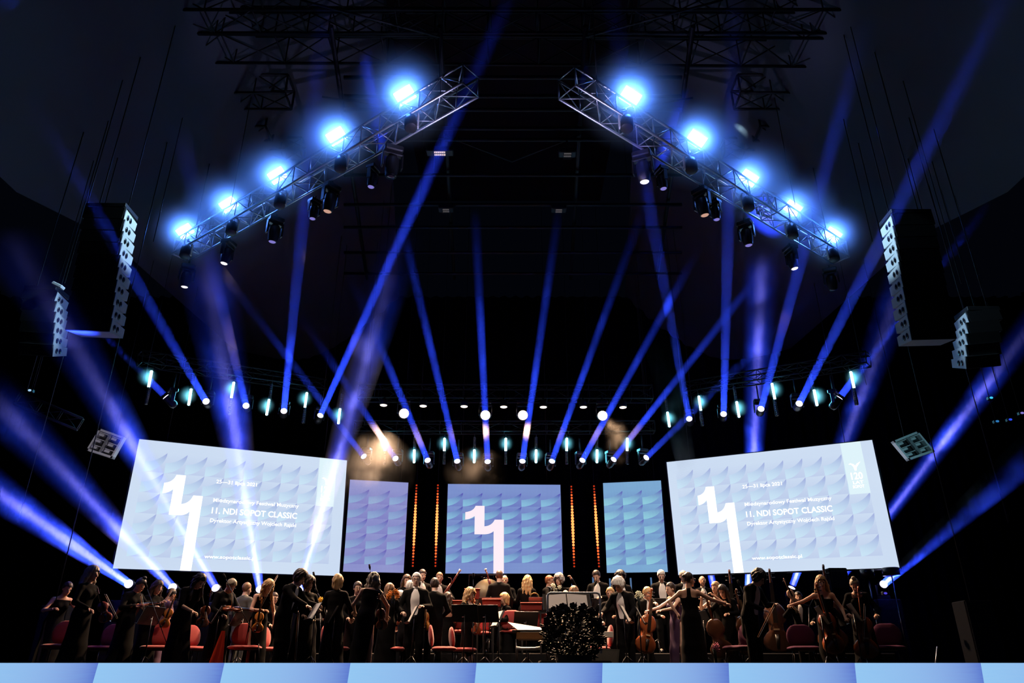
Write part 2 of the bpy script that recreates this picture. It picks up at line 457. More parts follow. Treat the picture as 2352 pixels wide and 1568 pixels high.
# amber strip lights between the screens
def amber_strip(top, bot, n, label):
    a = PY(*top, 22.2); c = PY(*bot, 22.2)
    r = thing('strip_light', label, 'stage light', c, group='amber strip lights between the rear screens'); L = a-c
    MB().tube([Vector((0, 0.05, 0)), L+Vector((0, 0.05, 0))], 0.05, 6).build('housing', M_STEEL, r)
    for i in range(n):
        t = (i+0.5)/n; w = math.exp(-((t-0.5)/0.27)**2)
        k = 'hot' if w > 0.45 else ('mid' if w > 0.14 else 'dim')
        mm = emat('amber bulb '+k, {'hot': (1.0, 0.21, 0.05), 'mid': (1.0, 0.10, 0.02), 'dim': (0.7, 0.045, 0.01)}[k], {'hot': 3.0, 'mid': 2.0, 'dim': 0.8}[k])
        rad = 0.035*(0.75+0.6*w)
        MB().ell(L*t+Vector((0, -0.01, 0)), (rad, rad*0.6, rad), None, 8, 6).build('bulb', mm, r)
amber_strip((957, 1111), (948, 1303), 28, 'vertical strip of glowing amber bulbs beside the small left screen')
amber_strip((1006, 1111), (1000, 1303), 28, 'vertical strip of glowing amber bulbs just left of the centre screen')
amber_strip((1312, 1114), (1319, 1304), 28, 'vertical strip of glowing amber bulbs just right of the centre screen')
amber_strip((1364, 1113), (1376, 1304), 28, 'vertical strip of glowing amber bulbs beside the small right screen')
# ------------------------------------------------------------------ haze and beams
def haze_mat(name, dens, noise=0.0, nscale=1.2, g=0.0, fade=0.0, mode='cone', contrast=1.0, nthr=0.45):
    m = bpy.data.materials.new(name); m.use_nodes = True; nt = m.node_tree; nt.nodes.clear(); N = nt.nodes; L = nt.links
    o = N.new('ShaderNodeOutputMaterial'); v = N.new('ShaderNodeVolumeScatter')
    v.inputs['Color'].default_value = (1, 1, 1, 1); v.inputs['Density'].default_value = dens; v.inputs['Anisotropy'].default_value = g
    L.new(v.outputs[0], o.inputs['Volume'])
    tc = N.new('ShaderNodeTexCoord'); d = None
    def mt(op, a, b_=None, clamp=False):
        n = N.new('ShaderNodeMath'); n.operation = op; n.use_clamp = clamp
        for i, x in enumerate((a, b_)):
            if x is None: continue
            if isinstance(x, (int, float)): n.inputs[i].default_value = x
            else: L.new(x, n.inputs[i])
        return n.outputs[0]
    if mode == 'cone' and (fade or noise):
        sep = N.new('ShaderNodeSeparateXYZ'); L.new(tc.outputs['Generated'], sep.inputs[0])
        d = mt('MULTIPLY', dens, mt('POWER', mt('SUBTRACT', 1.0, sep.outputs[2], True), fade if fade else 0.01))
    if mode == 'ball':
        ln = N.new('ShaderNodeVectorMath'); ln.operation = 'LENGTH'; L.new(tc.outputs['Object'], ln.inputs[0])
        d = mt('MULTIPLY', dens, mt('POWER', mt('SUBTRACT', 1.0, ln.outputs['Value'], True), fade))
    if noise:
        nz = N.new('ShaderNodeTexNoise'); nz.inputs['Scale'].default_value = nscale; nz.inputs['Detail'].default_value = 3
        mp = N.new('ShaderNodeNewGeometry'); L.new(mp.outputs['Position'], nz.inputs['Vector'])
        k = mt('MULTIPLY', contrast, mt('SUBTRACT', nz.outputs[0], nthr), True)
        d = mt('MULTIPLY', d, mt('ADD', 1.0-noise, mt('MULTIPLY', noise*2.0, k)))
    if d is not None: L.new(d, v.inputs['Density'])
    m.cycles.volume_sampling = 'MULTIPLE_IMPORTANCE' if False else 'EQUIANGULAR'
    return m
BLUE = (0.022, 0.060, 1.0)
VIOLET = (0.33, 0.30, 1.0)
HZ_THIN = haze_mat('thin haze', 0.20, 0.5, 0.9, 0.0, 1.6, contrast=3.0)
HZ_THICK = haze_mat('drifting smoke', 0.30, 0.8, 0.8, 0.0, 1.3, contrast=4.0, nthr=0.5)
def beam(p0, p1, r0, r1, power, color, label, hz=None, ext=1.0, core=None):
    d = (p1-p0); L = d.length*ext; dn = d.normalized(); r1 = r0+(r1-r0)*ext
    half = math.degrees(math.atan((r1-r0)/L))
    area_light('beam_lamp', p0+dn*0.03, dn, power, color, size=2*r0*0.96, spread=max(2*half, 0.8)+0.6)
    if core:   # brighter violet heart of the beam
        area_light('beam_lamp', p0+dn*0.04, dn, power*core[1], core[0], size=r0*0.9, spread=max(half, 0.6))
    mb = MB(); n = 20
    vs = [(r0*math.cos(2*PI*k/n), r0*math.sin(2*PI*k/n), 0.045) for k in range(n)]+[(r1*math.cos(2*PI*k/n), r1*math.sin(2*PI*k/n), L) for k in range(n)]
    fs = [(k, (k+1) % n, n+(k+1) % n, n+k) for k in range(n)]+[tuple(range(n-1, -1, -1)), tuple(range(n, 2*n))]
    mb.add(vs, fs, True)
    o = mb.build('haze', hz or HZ_THIN, None, p0, look_quat(dn, 'Y', 'Z'))
    tag(o, label, 'haze', 'beams of light in the haze', 'stuff')
    return dn

LENS_W = emat('white hot beam lens', srgb(235, 225, 255), 3.0)
LENS_WARM = emat('warm white lens', srgb(255, 226, 200), 4.0)
def lathe(mb, prof, M, n=16):
    vs = []; fs = []
    for r, z in prof:
        for k in range(n):
            a = 2*PI*k/n; vs.append(M @ Vector((r*math.cos(a), r*math.sin(a), z)))
    for i in range(len(prof)-1):
        for k in range(n):
            k2 = (k+1) % n; fs.append((i*n+k, i*n+k2, (i+1)*n+k2, (i+1)*n+k))
    fs.append(tuple(range(n-1, -1, -1))); m = len(prof); fs.append(tuple(range((m-1)*n, m*n)))
    mb.add(vs, fs, True)
def moving_head(loc, head_dir, s, lens_mat, label, group=None, base_up=True, name='moving_head_light', lens_r=0.075, drop=0.10):
    # loc: centre of the head; base sits above (hung) or below (standing)
    r = thing(name, label, 'stage light', loc, None, group)
    up = 1 if base_up else -1
    hd = Vector(head_dir).normalized()
    yaw = Vector((hd.x, hd.y, 0)); yaw = yaw.normalized() if yaw.length > 0.05 else Vector((0, -1, 0))
    side = Vector((-yaw.y, yaw.x, 0))
    B = frame_mat(side, side.cross(Vector((0, 0, 1)))*-1, Vector((0, 0, 1)))
    MB().bev((0, 0, up*0.36*s), (0.34*s, 0.26*s, 0.12*s), 0.02*s, B).build('base', M_BLACK, r)
    y = MB()
    y.bev(Vector((0, 0, up*0.27*s)), (0.38*s, 0.12*s, 0.05*s), 0.012*s, B)
    for q in (-1, 1): y.bev(side*q*0.175*s+Vector((0, 0, up*0.12*s)), (0.035*s, 0.11*s, 0.30*s), 0.01*s, B)
    y.build('yoke', M_BLACK, r)
    q = look_quat(hd, 'Y', 'Z').to_matrix()
    h = MB(); lr = lens_r
    lathe(h, [(0.02*s, -0.22*s), (0.09*s, -0.21*s), (0.125*s, -0.14*s), (0.13*s, 0.0), (0.115*s, 0.12*s), (lr*1.25, 0.18*s), (lr*1.25, 0.2*s)], q)
    h.build('head', M_BLACK, r)
    l = MB(); lathe(l, [(lr, 0.201*s), (lr*0.8, 0.215*s), (lr*0.1, 0.222*s)], q, 14)
    l.build('lens', lens_mat, r)
    if base_up: c = MB(); c.tube([Vector((0, 0, up*0.42*s)), Vector((0, 0, up*0.42*s+drop))], 0.025*s, 8); c.build('clamp', M_STEEL, r)
    return r

# ------------------------------------------------------------------ truss builder
def truss(label, p0, p1, side, w, h, bay, rt=0.025, m=None, name='lighting_truss', group=None, kind=None):
    p0 = Vector(p0); p1 = Vector(p1); d = p1-p0; L = d.length; dn = d/L
    sd = Vector(side); sd = (sd-dn*sd.dot(dn)).normalized(); up = dn.cross(sd); up = up if up.z > 0 else -up
    r = thing(name, label, 'truss', p0, None, group); m = m or M_ALU
    cs = [Vector(), sd*w, sd*w+up*h, up*h]
    for c in cs: MB().tube([c, c+d], rt, 8).build('chord', m, r)
    n = max(2, round(L/bay)); lt = MB()
    for a, b_ in ((0, 1), (1, 2), (2, 3), (3, 0)):
        for i in range(n):
            q0 = dn*(L*i/n); q1 = dn*(L*(i+1)/n)
            if i % 2: lt.tube([cs[a]+q0, cs[b_]+q1], rt*0.45, 5)
            else: lt.tube([cs[b_]+q0, cs[a]+q1], rt*0.45, 5)
            lt.tube([cs[a]+q0, cs[b_]+q0], rt*0.5, 5)
    lt.tube([cs[0]+d, cs[1]+d], rt*0.8, 5); lt.tube([cs[2]+d, cs[3]+d], rt*0.8, 5); lt.tube([cs[0]+d, cs[3]+d], rt*0.8, 5); lt.tube([cs[1]+d, cs[2]+d], rt*0.8, 5)
    lt.build('lattice', m, r)
    return r
def cable(p0, p1, label, rad=0.008, name='hoist_cable', m=None, group=None, sag=0.0):
    p0 = Vector(p0); p1 = Vector(p1); n = 1 if not sag else 10
    if p1.z > 11 and abs(p0.x-p1.x) < 1e-4 and abs(p0.y-p1.y) < 1e-4: p1.z = top_z(p1.x, p1.y) or p1.z
    pts = []
    for i in range(n+1):
        t = i/n; q = (p1-p0)*t; q.z -= sag*4*t*(1-t); pts.append(q)
    o = MB().tube(pts, rad, 6).build(name, m or M_STEEL, None, p0)
    return tag(o, label, 'cable', group)

# ------------------------------------------------------------------ two raked front trusses with floods
LAMP_E = emat('flood panel', (0.80, 0.88, 1.0), 7.0)
HALO = haze_mat('added flood bloom haze', 2.0, 0.0, 1, 0.6, 1.6, mode='ball')
LP_L = [(930, 219), (773, 313), (637, 403), (525, 470), (425, 531)]
LP_R = [(1448, 222), (1600, 320), (1720, 409), (1821, 478), (1913, 539)]
CAN_L = [(943, 283), (782, 377), (643, 462), (532, 524), (426, 578)]
CAN_R = [(1440, 284), (1588, 380), (1719, 468), (1820, 532), (1915, 586)]
HEAD_L = [(900, 383, 1.0, 0), (855, 414, 0.72, 1), (757, 465, 0.95, 2), (720, 488, 0.7, 1), (629, 537, 0.9, 1), (520, 588, 0.9, 3), (427, 642, 0.9, 3)]
HEAD_R = [(1478, 395, 1.0, 3), (1521, 418, 0.72, 1), (1614, 474, 0.95, 2), (1644, 490, 0.7, 1), (1716, 545, 0.9, 1), (1820, 600, 0.9, 3), (1911, 650, 0.9, 0)]
LENS_DIM = emat('faint violet lens', srgb(150, 140, 235), 0.7)
LENS_LIT = emat('lit lens', srgb(235, 225, 235), 2.0)
ORD = ['nearest the stage centre', 'second out from the stage centre', 'third out from the stage centre', 'fourth out from the stage centre', 'at the outer end']
for sgn, nm, LPs, CNs, HDs in ((-1, 'left', LP_L, CAN_L, HEAD_L), (1, 'right', LP_R, CAN_R, HEAD_R)):
    if sgn < 0: a0 = PZ(1062, 190, 9.2); a1 = PZ(395, 583, 9.2)
    else: a0 = PZ(1322, 196, 9.2); a1 = PZ(1950, 590, 9.2)
    d = (a1-a0).normalized(); side = Vector((-sgn*d.y*-1, sgn*-d.x, 0))
    side = Vector((-d.y, d.x, 0)); side = side if side.y > 0 else -side
    truss('silver box truss of floodlights hanging %s of the stage centre' % nm, a0, a1, side, 0.42, 0.42, 0.5, 0.025, M_ALU)
    for k, s in ((0.06, 1.0), (0.9, 1.0)):
        q = a0.lerp(a1, k)+Vector((0, 0, 0.42))
        cable(q, q+Vector((0, 0, 10.4)), 'hoist chain holding the %s flood truss near its %s end' % (nm, 'inner' if k < .5 else 'outer'), 0.012)
    for i, (x, y) in enumerate(LPs):
        P = PZ(x, y, 9.75); n = (EYE-P).normalized(); dx = (d-n*d.dot(n)).normalized(); up = dx.cross(n); up = up if up.z > 0 else -up
        B = frame_mat(dx, n, up)
        r = thing('floodlight', 'blinding blue-white floodlight above the %s truss, %s' % (nm, ORD[i]), 'floodlight', P, None, 'floodlights on the %s truss' % nm)
        MB().bev(-n*0.07, (0.38, 0.10, 0.30), 0.015, B).build('housing', M_BLACK, r)
        MB().bev(-n*0.012, (0.345, 0.02, 0.255), 0.008, B).build('light_panel', LAMP_E, r)
        yk = MB()
        for q in (-1, 1): yk.box(dx*q*0.21-n*0.07-up*0.10, (0.02, 0.04, 0.30), B)
        yk.box(-n*0.07-up*0.25, (0.44, 0.04, 0.02), B)
        yk.tube([-n*0.07-up*0.25, Vector((0, 0, -0.22))-n*0.07], 0.02, 6)
        yk.build('yoke', M_ALU, r)
        al = area_light('flood_lamp', P+n*0.01, n, 34, (0.05, 0.22, 1.0), 0.33, 0.24, spread=110, shape='RECTANGLE')
        al.rotation_quaternion = frame_mat(dx, up, dx.cross(up)).to_quaternion() if dx.cross(up).dot(n) < 0 else frame_mat(-dx, up, (-dx).cross(up)).to_quaternion()
        hb = MB().ell((0, 0, 0), (1, 1, 1), None, 24, 14).build('haze', HALO, None, P+n*0.15); hb.scale = (1.05,)*3  # haze ball added to stand for the lens bloom round the lamp
        tag(hb, 'added blue haze halo round the floodlight %s on the %s truss' % (ORD[i], nm), 'haze', 'added haze halos round the floodlights', 'stuff')
    for i, (x, y) in enumerate(CNs):
        P = PZ(x, y, 9.0)
        r = thing('par_can', 'small grey can light under the %s truss floodlight %s' % (nm, ORD[i]), 'stage light', P, None, 'can lights on the %s truss' % nm)
        q = (Vector((-sgn*0.10, -0.25, -1))).normalized(); Q = look_quat(q, 'Y', 'Z').to_matrix()
        h = MB(); lathe(h, [(0.05, -0.16), (0.105, -0.145), (0.115, -0.05), (0.115, 0.14), (0.10, 0.15)], Q); h.build('body', M_STEEL, r)
        h = MB(); lathe(h, [(0.075, -0.170), (0.06, -0.177), (0.01, -0.18)], Q, 14); h.build('end_cap', mat('white and highlit cap', (0.8, 0.8, 0.82), 0.35), r)  # cap and bracket coloured white for the floodlight's highlight on them
        MB().box(d*sgn*0.0-Vector((sgn*0.135, 0, -0.05)), (0.02, 0.07, 0.30)).build('bracket', mat('white and highlit cap'), r)
        k = MB(); k.tube([Vector((-sgn*0.12, 0, 0.18)), Vector((-sgn*0.10, 0, 0.26)), Vector((0, 0, 0.30))], 0.018, 6); k.tube([Vector((0, 0, 0.28)), Vector((0, 0.02, 0.36))], 0.02, 6); k.build('clamp', M_ALU, r)
    names = ['large black moving head lamp', 'slim black moving head lamp']
    for i, (x, y, s, lm) in enumerate(HDs):
        P = PZ(x, y, 8.75)
        lens = [M_GLASS, LENS_DIM, emat('amber tinged lens', srgb(220, 170, 150), 0.8), LENS_LIT][lm]
        hd = Vector((sgn*(0.05+0.05*(i % 3)), 0.12-0.08*(i % 2), -1))
        moving_head(P, hd, 1.05*s, lens, '%s hanging from the %s truss, %s counting outward' % (names[0] if s > 0.8 else names[1], nm, nth(i)), 'moving heads on the %s truss' % nm, lens_r=0.085*s)

# ------------------------------------------------------------------ rear and side trusses of beam lights
M_BLKSTEEL = mat('black coated steel', (0.006, 0.006, 0.008), 0.6, 0.2)
rearL = PY(790, 938, 20.0); rearR = PY(1535, 938, 20.0)
truss('dark rear truss carrying the warm spots across the stage', PY(820, 912, 19.6), PY(1500, 914, 19.6), (0, 1, 0), 0.4, 0.4, 0.6, 0.025, M_BLKSTEEL)
UPV = Vector((0, 0, 1))
truss('dark lower rear truss carrying the beam lights', PY(805, 1050, 20.1)+UPV*0.78, PY(1510, 1050, 20.1)+UPV*0.78, (0, 1, 0), 0.3, 0.3, 0.6, 0.02, M_BLKSTEEL)
truss('dark side truss above the large left screen', PY(745, 954, 19.9)+UPV*0.82, PY(310, 903, 16.3)+UPV*0.82, (0, 1, 0), 0.3, 0.3, 0.6, 0.02, M_BLKSTEEL)
truss('dark side truss above the large right screen', PY(1575, 961, 19.9)+UPV*0.82, PY(2005, 905, 16.3)+UPV*0.82, (0, 1, 0), 0.3, 0.3, 0.6, 0.02, M_BLKSTEEL)
for lab, p in (('left end of the rear truss', PY(860, 912, 19.8)), ('right end of the rear truss', PY(1480, 914, 19.8)), ('left end of the lower rear truss', PY(835, 1000, 20.2)+UPV*0.3), ('right end of the lower rear truss', PY(1490, 1000, 20.2)+UPV*0.3),
               ('inner end of the left side truss', PY(740, 935, 20.0)), ('outer end of the left side truss', PY(330, 882, 16.6)), ('inner end of the right side truss', PY(1590, 935, 20.0)), ('outer end of the right side truss', PY(1990, 884, 16.6))):
    cable(p, Vector((p.x, p.y, 19.4 if abs(p.x) < 3.5 else 14.5)), 'thin dark hoist cable at the %s' % lab, 0.006)

# beam lights: lens px, depth, far px, far t (as a fraction of the near depth), near/far radius, power
SIDE_L = [((380, 910), 16.9, (215, 745), .97), ((473, 921), 17.6, (300, 625), .7), ((565, 931), 18.4, (500, 660), .7), ((652, 943), 19.1, (692, 540), .7), ((736, 953), 19.8, (955, 470), .78)]
SIDE_R = [((1583, 961), 19.8, (1500, 520), .7), ((1662, 950), 19.1, (1672, 540), .7), ((1748, 938), 18.4, (1850, 560), .7), ((1836, 926), 17.6, (2060, 480), .65), ((1929, 912), 16.9, (2130, 650), .97)]
REAR = [((835, 1047), (560, 690), 0.35), ((908, 1052), (740, 800), 0.4), ((982, 1056), (850, 740), 0.8), ((1050, 1058), (950, 630), 1.3), ((1120, 1059), (1098, 620), 1.1),
        ((1200, 1058), (1265, 610), 1.0), ((1268, 1058), (1430, 610), 0.8), ((1338, 1056), (1545, 680), 1.0), ((1410, 1054), (1720, 660), 0.8), ((1485, 1050), (1790, 750), 0.6)]
BP = 23
def beam_fixture(px, Y, far, ft, r0, r1, power, label, blabel, hz=None, hung=True, group=None, s=0.8, core=None, ext=1.0, drop=0.12):
    p0 = PY(px[0], px[1], Y); p1 = PT(far[0], far[1], DEP(p0)*ft) if ft else PY(far[0], far[1], Y-0.9); dn = (p1-p0).normalized()
    moving_head(p0-dn*0.22*s, dn, s, LENS_W, label, group, hung, 'beam_light', lens_r=r0, drop=drop)
    beam(p0+dn*0.02, p1, r0, r1, power, BLUE, blabel, hz, ext, core)
for i, (px, Y, far, ft) in enumerate(SIDE_L):
    pw = [0.35, 0.9, 0.8, 1.2, 1.6][i]
    beam_fixture(px, Y, far, ft, 0.085, [0.10, 0.12, 0.12, 0.13, 0.15][i], BP*pw, 'black beam light over the left screen, %s from the outer end' % nth(i), 'narrow blue beam rising from the %s beam light over the left screen' % nth(i), group='beam lights over the left screen', drop=0.40, ext=1.7)
for i, (px, Y, far, ft) in enumerate(SIDE_R):
    pw = [1.3, 1.3, 1.3, 1.1, 1.2][i]
    beam_fixture(px, Y, far, ft, 0.085, [0.14, 0.13, 0.13, 0.14, 0.13][i], BP*pw, 'black beam light over the right screen, %s from the inner end' % nth(i), 'narrow blue beam rising from the %s beam light over the right screen' % nth(i), group='beam lights over the right screen', drop=0.40, ext=1.7)
for i, (px, far, pw) in enumerate(REAR):
    beam_fixture(px, 20.0, far, 0.80, 0.085, 0.12, BP*0.7*pw, 'black beam light on the lower rear truss, %s from the left' % nth(i), 'narrow blue beam rising from the %s beam light on the rear truss' % nth(i), group='beam lights on the lower rear truss', drop=0.40, ext=1.25)
# beam lights on cases behind the players; wide beams
FLOOR_B = [((295, 1340), 17.4, (-120, 1050), .62, 0.34, 3.2, 'far left'), ((396, 1348), 17.5, (-60, 865), .60, 0.42, 0.9, 'second from left'), ((495, 1349), 18.0, (20, 530), .62, 0.52, 0.7, 'third from left'),
           ((597, 1352), 18.6, (470, 560), .62, 0.52, 1.15, 'fourth from left'), ((688, 1353), 19.2, (930, 510), .72, 0.50, 0.8, 'behind the tall curly-haired man')]
FLOOR_C = [((1640, 1352), 22.0, (1500, 720), .95, 0.5, 0.9, 'fifth from right'), ((1718, 1349), 22.4, (1752, 560), .95, 0.60, 2.2, 'fourth from right'), ((1819, 1348), 21.6, (2105, 560), .93, 0.6, 1.1, 'third from right'),
           ((1917, 1347), 20.9, (2480, 600), .93, 0.5, 0.7, 'second from right'), ((2030, 1341), 19.6, (2440, 975), .60, 0.32, 2.4, 'far right')]
for side_, lst in (('left', FLOOR_B), ('right', FLOOR_C)):
    for (px, Y, far, ft, r1, pw, wh) in lst:
        lb = ('low black beam light standing behind the players, %s' % wh)
        beam_fixture(px, Y, far, ft, 0.095, r1, BP*3.0*pw, lb, 'wide hazy blue beam from the floor light %s' % wh, HZ_THICK, False, 'beam lights standing behind the orchestra', 0.8, (VIOLET, 0.30))
        p0 = PY(px[0], px[1], Y); dd = (PT(far[0], far[1], DEP(p0)*ft)-p0).normalized(); zt_ = p0.z-0.176*dd.z-0.338; p0 = p0-dd*0.176; zt_ -= 0.4 if (-5.4 < p0.x < 8.2) else 0
        c = MB(); c.bev((0, 0, zt_/2+0.0), (0.62, 0.5, zt_), 0.02); o = c.build('equipment_case', M_MATTE, None, (p0.x, p0.y, 0.4 if (-5.4 < p0.x < 8.2) else 0))
        tag(o, 'tall black case under the floor beam light %s' % wh, 'case', 'cases under the floor beam lights')

# ------------------------------------------------------------------ cyan pixel bars
CY_ON = emat('lit cyan pixel', (0.45, 0.98, 1.0), 9.0)
M_PIX = mat('unlit pixel', (0.10, 0.12, 0.13), 0.2, 0, 0.6)
def led_bar(pt, pb, Y, on, label, group):
    # whole bar runs from px pt to pb; 'on' says which half is lit
    a = PY(*pt, Y); c = PY(*pb, Y); L = a-c; r = thing('pixel_bar', label, 'stage light', c, None, group)
    MB().bev(L*0.5+Vector((0, 0.05, 0)), (0.075, 0.06, L.length), 0.01).build('housing', M_BLACK, r)
    n = 16
    for i in range(n):
        t = (i+0.5)/n; lit = (t > 0.5) == (on == 'top')
        MB().ell(L*t+Vector((0, 0.005, 0)), (0.036, 0.03, 0.036), None, 8, 6).build('pixel', CY_ON if lit else M_PIX, r)
    k = MB(); zc = (PY(1180, 1050, 20.1).z+0.80 if Y > 20.2 else (PY(745, 954, 19.9).z+(PY(310, 903, 16.3).z-PY(745, 954, 19.9).z)*(19.9-Y)/3.6+0.84)); k.tube([L+Vector((0, 0.05, 0)), Vector((L.x, L.y+0.05, zc-c.z))], 0.012, 6); k.build('clamp', M_STEEL, r)
    # the lit half throws a little cyan into the smoke
    m_ = L*(0.75 if on == 'top' else 0.25)+c
    area_light('pixel_lamp', m_+Vector((0, -0.06, 0)), (0, -1, -0.2), 5.0, (0.12, 0.75, 1.0), 0.05, 0.45, shape='RECTANGLE').rotation_quaternion = look_quat(Vector((0, -1, -0.1)), 'Y', '-Z')
    hb = MB().ell((0, 0, 0), (1, 1, 1.9), None, 16, 10).build('haze', HZ_BAR, None, m_+Vector((0, -0.12, 0))); hb.scale = (0.28,)*3
    tag(hb, 'cyan glow of haze round the %s' % label.split(' with ')[0], 'haze', 'haze round the pixel bars', 'stuff')
HZ_BAR = haze_mat('haze round the pixel bar', 3.0, 0.0, 1, 0.2, 2.6, mode='ball')
BARS_L = [((348, 851), (341, 889), 'top', 16.6), ((439, 893), (433, 930), 'bot', 17.3), ((537, 877), (531, 914), 'top', 18.1), ((618, 917), (612, 953), 'bot', 18.8), ((705, 901), (700, 936), 'top', 19.4), ((781, 938), (777, 973), 'bot', 20.0)]
BARS_R = [((1533, 946), (1538, 980), 'bot', 20.0), ((1605, 909), (1610, 943), 'top', 19.4), ((1692, 922), (1698, 958), 'bot', 18.8), ((1773, 880), (1780, 917), 'top', 18.1), ((1870, 895), (1877, 931), 'bot', 17.3), ((1954, 853), (1962, 891), 'top', 16.6)]
BARS_C = [(883, 'top'), (951, 'bot'), (1020, 'top'), (1089, 'bot'), (1161, 'top'), (1231, 'bot'), (1301, 'top'), (1371, 'bot'), (1440, 'top')]
def ext_bar(a, b_, on):   # lit half pixels -> whole bar
    v = (a[0]-b_[0], a[1]-b_[1])
    return (a, (b_[0]-v[0], b_[1]-v[1])) if on == 'top' else ((a[0]+v[0], a[1]+v[1]), b_)
for i, (a, b_, on, Y) in enumerate(BARS_L):
    p, q = ext_bar(a, b_, on); led_bar(p, q, Y, on, 'cyan pixel bar over the left screen, %s from the outer end' % nth(i), 'pixel bars over the left screen')
for i, (a, b_, on, Y) in enumerate(BARS_R):
    p, q = ext_bar(a, b_, on); led_bar(p, q, Y, on, 'cyan pixel bar over the right screen, %s from the inner end' % nth(i), 'pixel bars over the right screen')
for i, (x, on) in enumerate(BARS_C):
    p, q = ((x+1, 1006), (x, 1065)) if on == 'top' else ((x+1, 1003), (x, 1062))
    led_bar(p, q, 20.35, on, 'cyan pixel bar on the lower rear truss, %s from the left' % nth(i), 'pixel bars on the lower rear truss')

# ------------------------------------------------------------------ warm downlights and wash lamps on the rear truss
for i, (x, y) in enumerate(DOWN):
    P = PY(x, y, 19.4)
    r = thing('downlight', 'warm white downlight on the rear truss, %s from the left' % nth(i), 'stage light', P, None, 'warm downlights on the rear truss')
    h = MB(); lathe(h, [(0.11, 0.0), (0.115, 0.02), (0.10, 0.16), (0.05, 0.20)], Matrix.Identity(3)); h.build('body', M_BLACK, r)
    h = MB(); lathe(h, [(0.098, -0.004), (0.09, -0.012), (0.01, -0.02)], Matrix.Identity(3), 16); h.build('lens', LENS_WARM, r)
    zt_ = PY(1160, 913, 19.6).z-P.z+0.02; k = MB(); k.tube([Vector((0, 0, 0.2)), Vector((0, 0.2, zt_))], 0.02, 6); k.build('clamp', M_BLKSTEEL, r)
    aim = Vector(((x-1157)*0.012, 16.5, 0.8))-P
    spot_light('downlight_lamp', P+Vector((0, -0.02, -0.05)), aim, 1700, WARM, 60, 0.8, 0.09)
for i, (x, y, Y) in enumerate(WASH):
    P = PY(x, y, Y-0.2)
    aim = [Vector((-5.2, 15.6, 0.9)), Vector((-1.6, 16.0, 0.9)), Vector((1.4, 16.0, 0.9)), Vector((5.0, 15.6, 0.9))][i]
    dn = (aim-P).normalized()
    moving_head(P-dn*0.2, (EYE+Vector((0, 6, 0))-P), 0.95, LENS_WARM, 'warm wash light hung under the rear truss, %s from the left' % nth(i), 'wash lights under the rear truss', True, 'wash_light', lens_r=0.135, drop=max(0.1, PY(1160, 913, 19.6).z-(P-dn*0.2).z-0.38))
    spot_light('wash_lamp', P+Vector((0, -0.12, -0.06)), aim-P, 6000, WARM, 62, 0.7, 0.12)
# smoke drifting in the warm light over the left part of the rear truss
def smoke(c, rad, dens, label, hz_name, ns, thr):
    m = haze_mat(hz_name, dens, 0.9, ns, 0.2, 1.1, mode='ball', contrast=5.0, nthr=thr+0.06)
    o = MB().ell((0, 0, 0), (1, 1, 1), None, 24, 16).build('smoke', m, None, c); o.scale = rad
    return tag(o, label, 'smoke', None, 'stuff')
# ------------------------------------------------------------------ warm smoke in the wash light
smoke(PY(858, 1082, 19.0), (1.15, 0.8, 1.15), 0.11, 'warm beige cloud of smoke under the leftmost wash light', 'warm lit smoke', 1.1, 0.40)
smoke(PY(850, 1180, 19.6), (0.9, 0.5, 1.3), 0.05, 'thin warm smoke drifting before the small left screen', 'thin warm lit smoke', 1.0, 0.38)
smoke(PY(1092, 1082, 19.0), (0.9, 0.5, 0.7), 0.035, 'faint warm puff of smoke above the centre screen', 'faint warm lit smoke', 1.6, 0.42)
smoke(PY(1415, 1010, 19.0), (0.4, 0.3, 0.8), 0.025, 'wisp of smoke under the rightmost wash light', 'wisp of warm lit smoke', 2.0, 0.42)
P = PY(915, 975, 19.3)
spot_light('wash_lamp', P, PY(858, 1090, 19.0)-P, 60, (1.0, 0.72, 0.50), 62, 0.6, 0.1)  # extra spots beside the wash lights, added to brighten the smoke
P = PY(1112, 975, 19.3)
spot_light('wash_lamp', P, PY(1090, 1100, 19.0)-P, 110, (1.0, 0.66, 0.45), 40, 0.6, 0.1)
P = PY(1395, 975, 19.3)
spot_light('wash_lamp', P, PY(1420, 1030, 19.0)-P, 60, (1.0, 0.8, 0.65), 40, 0.6, 0.1)

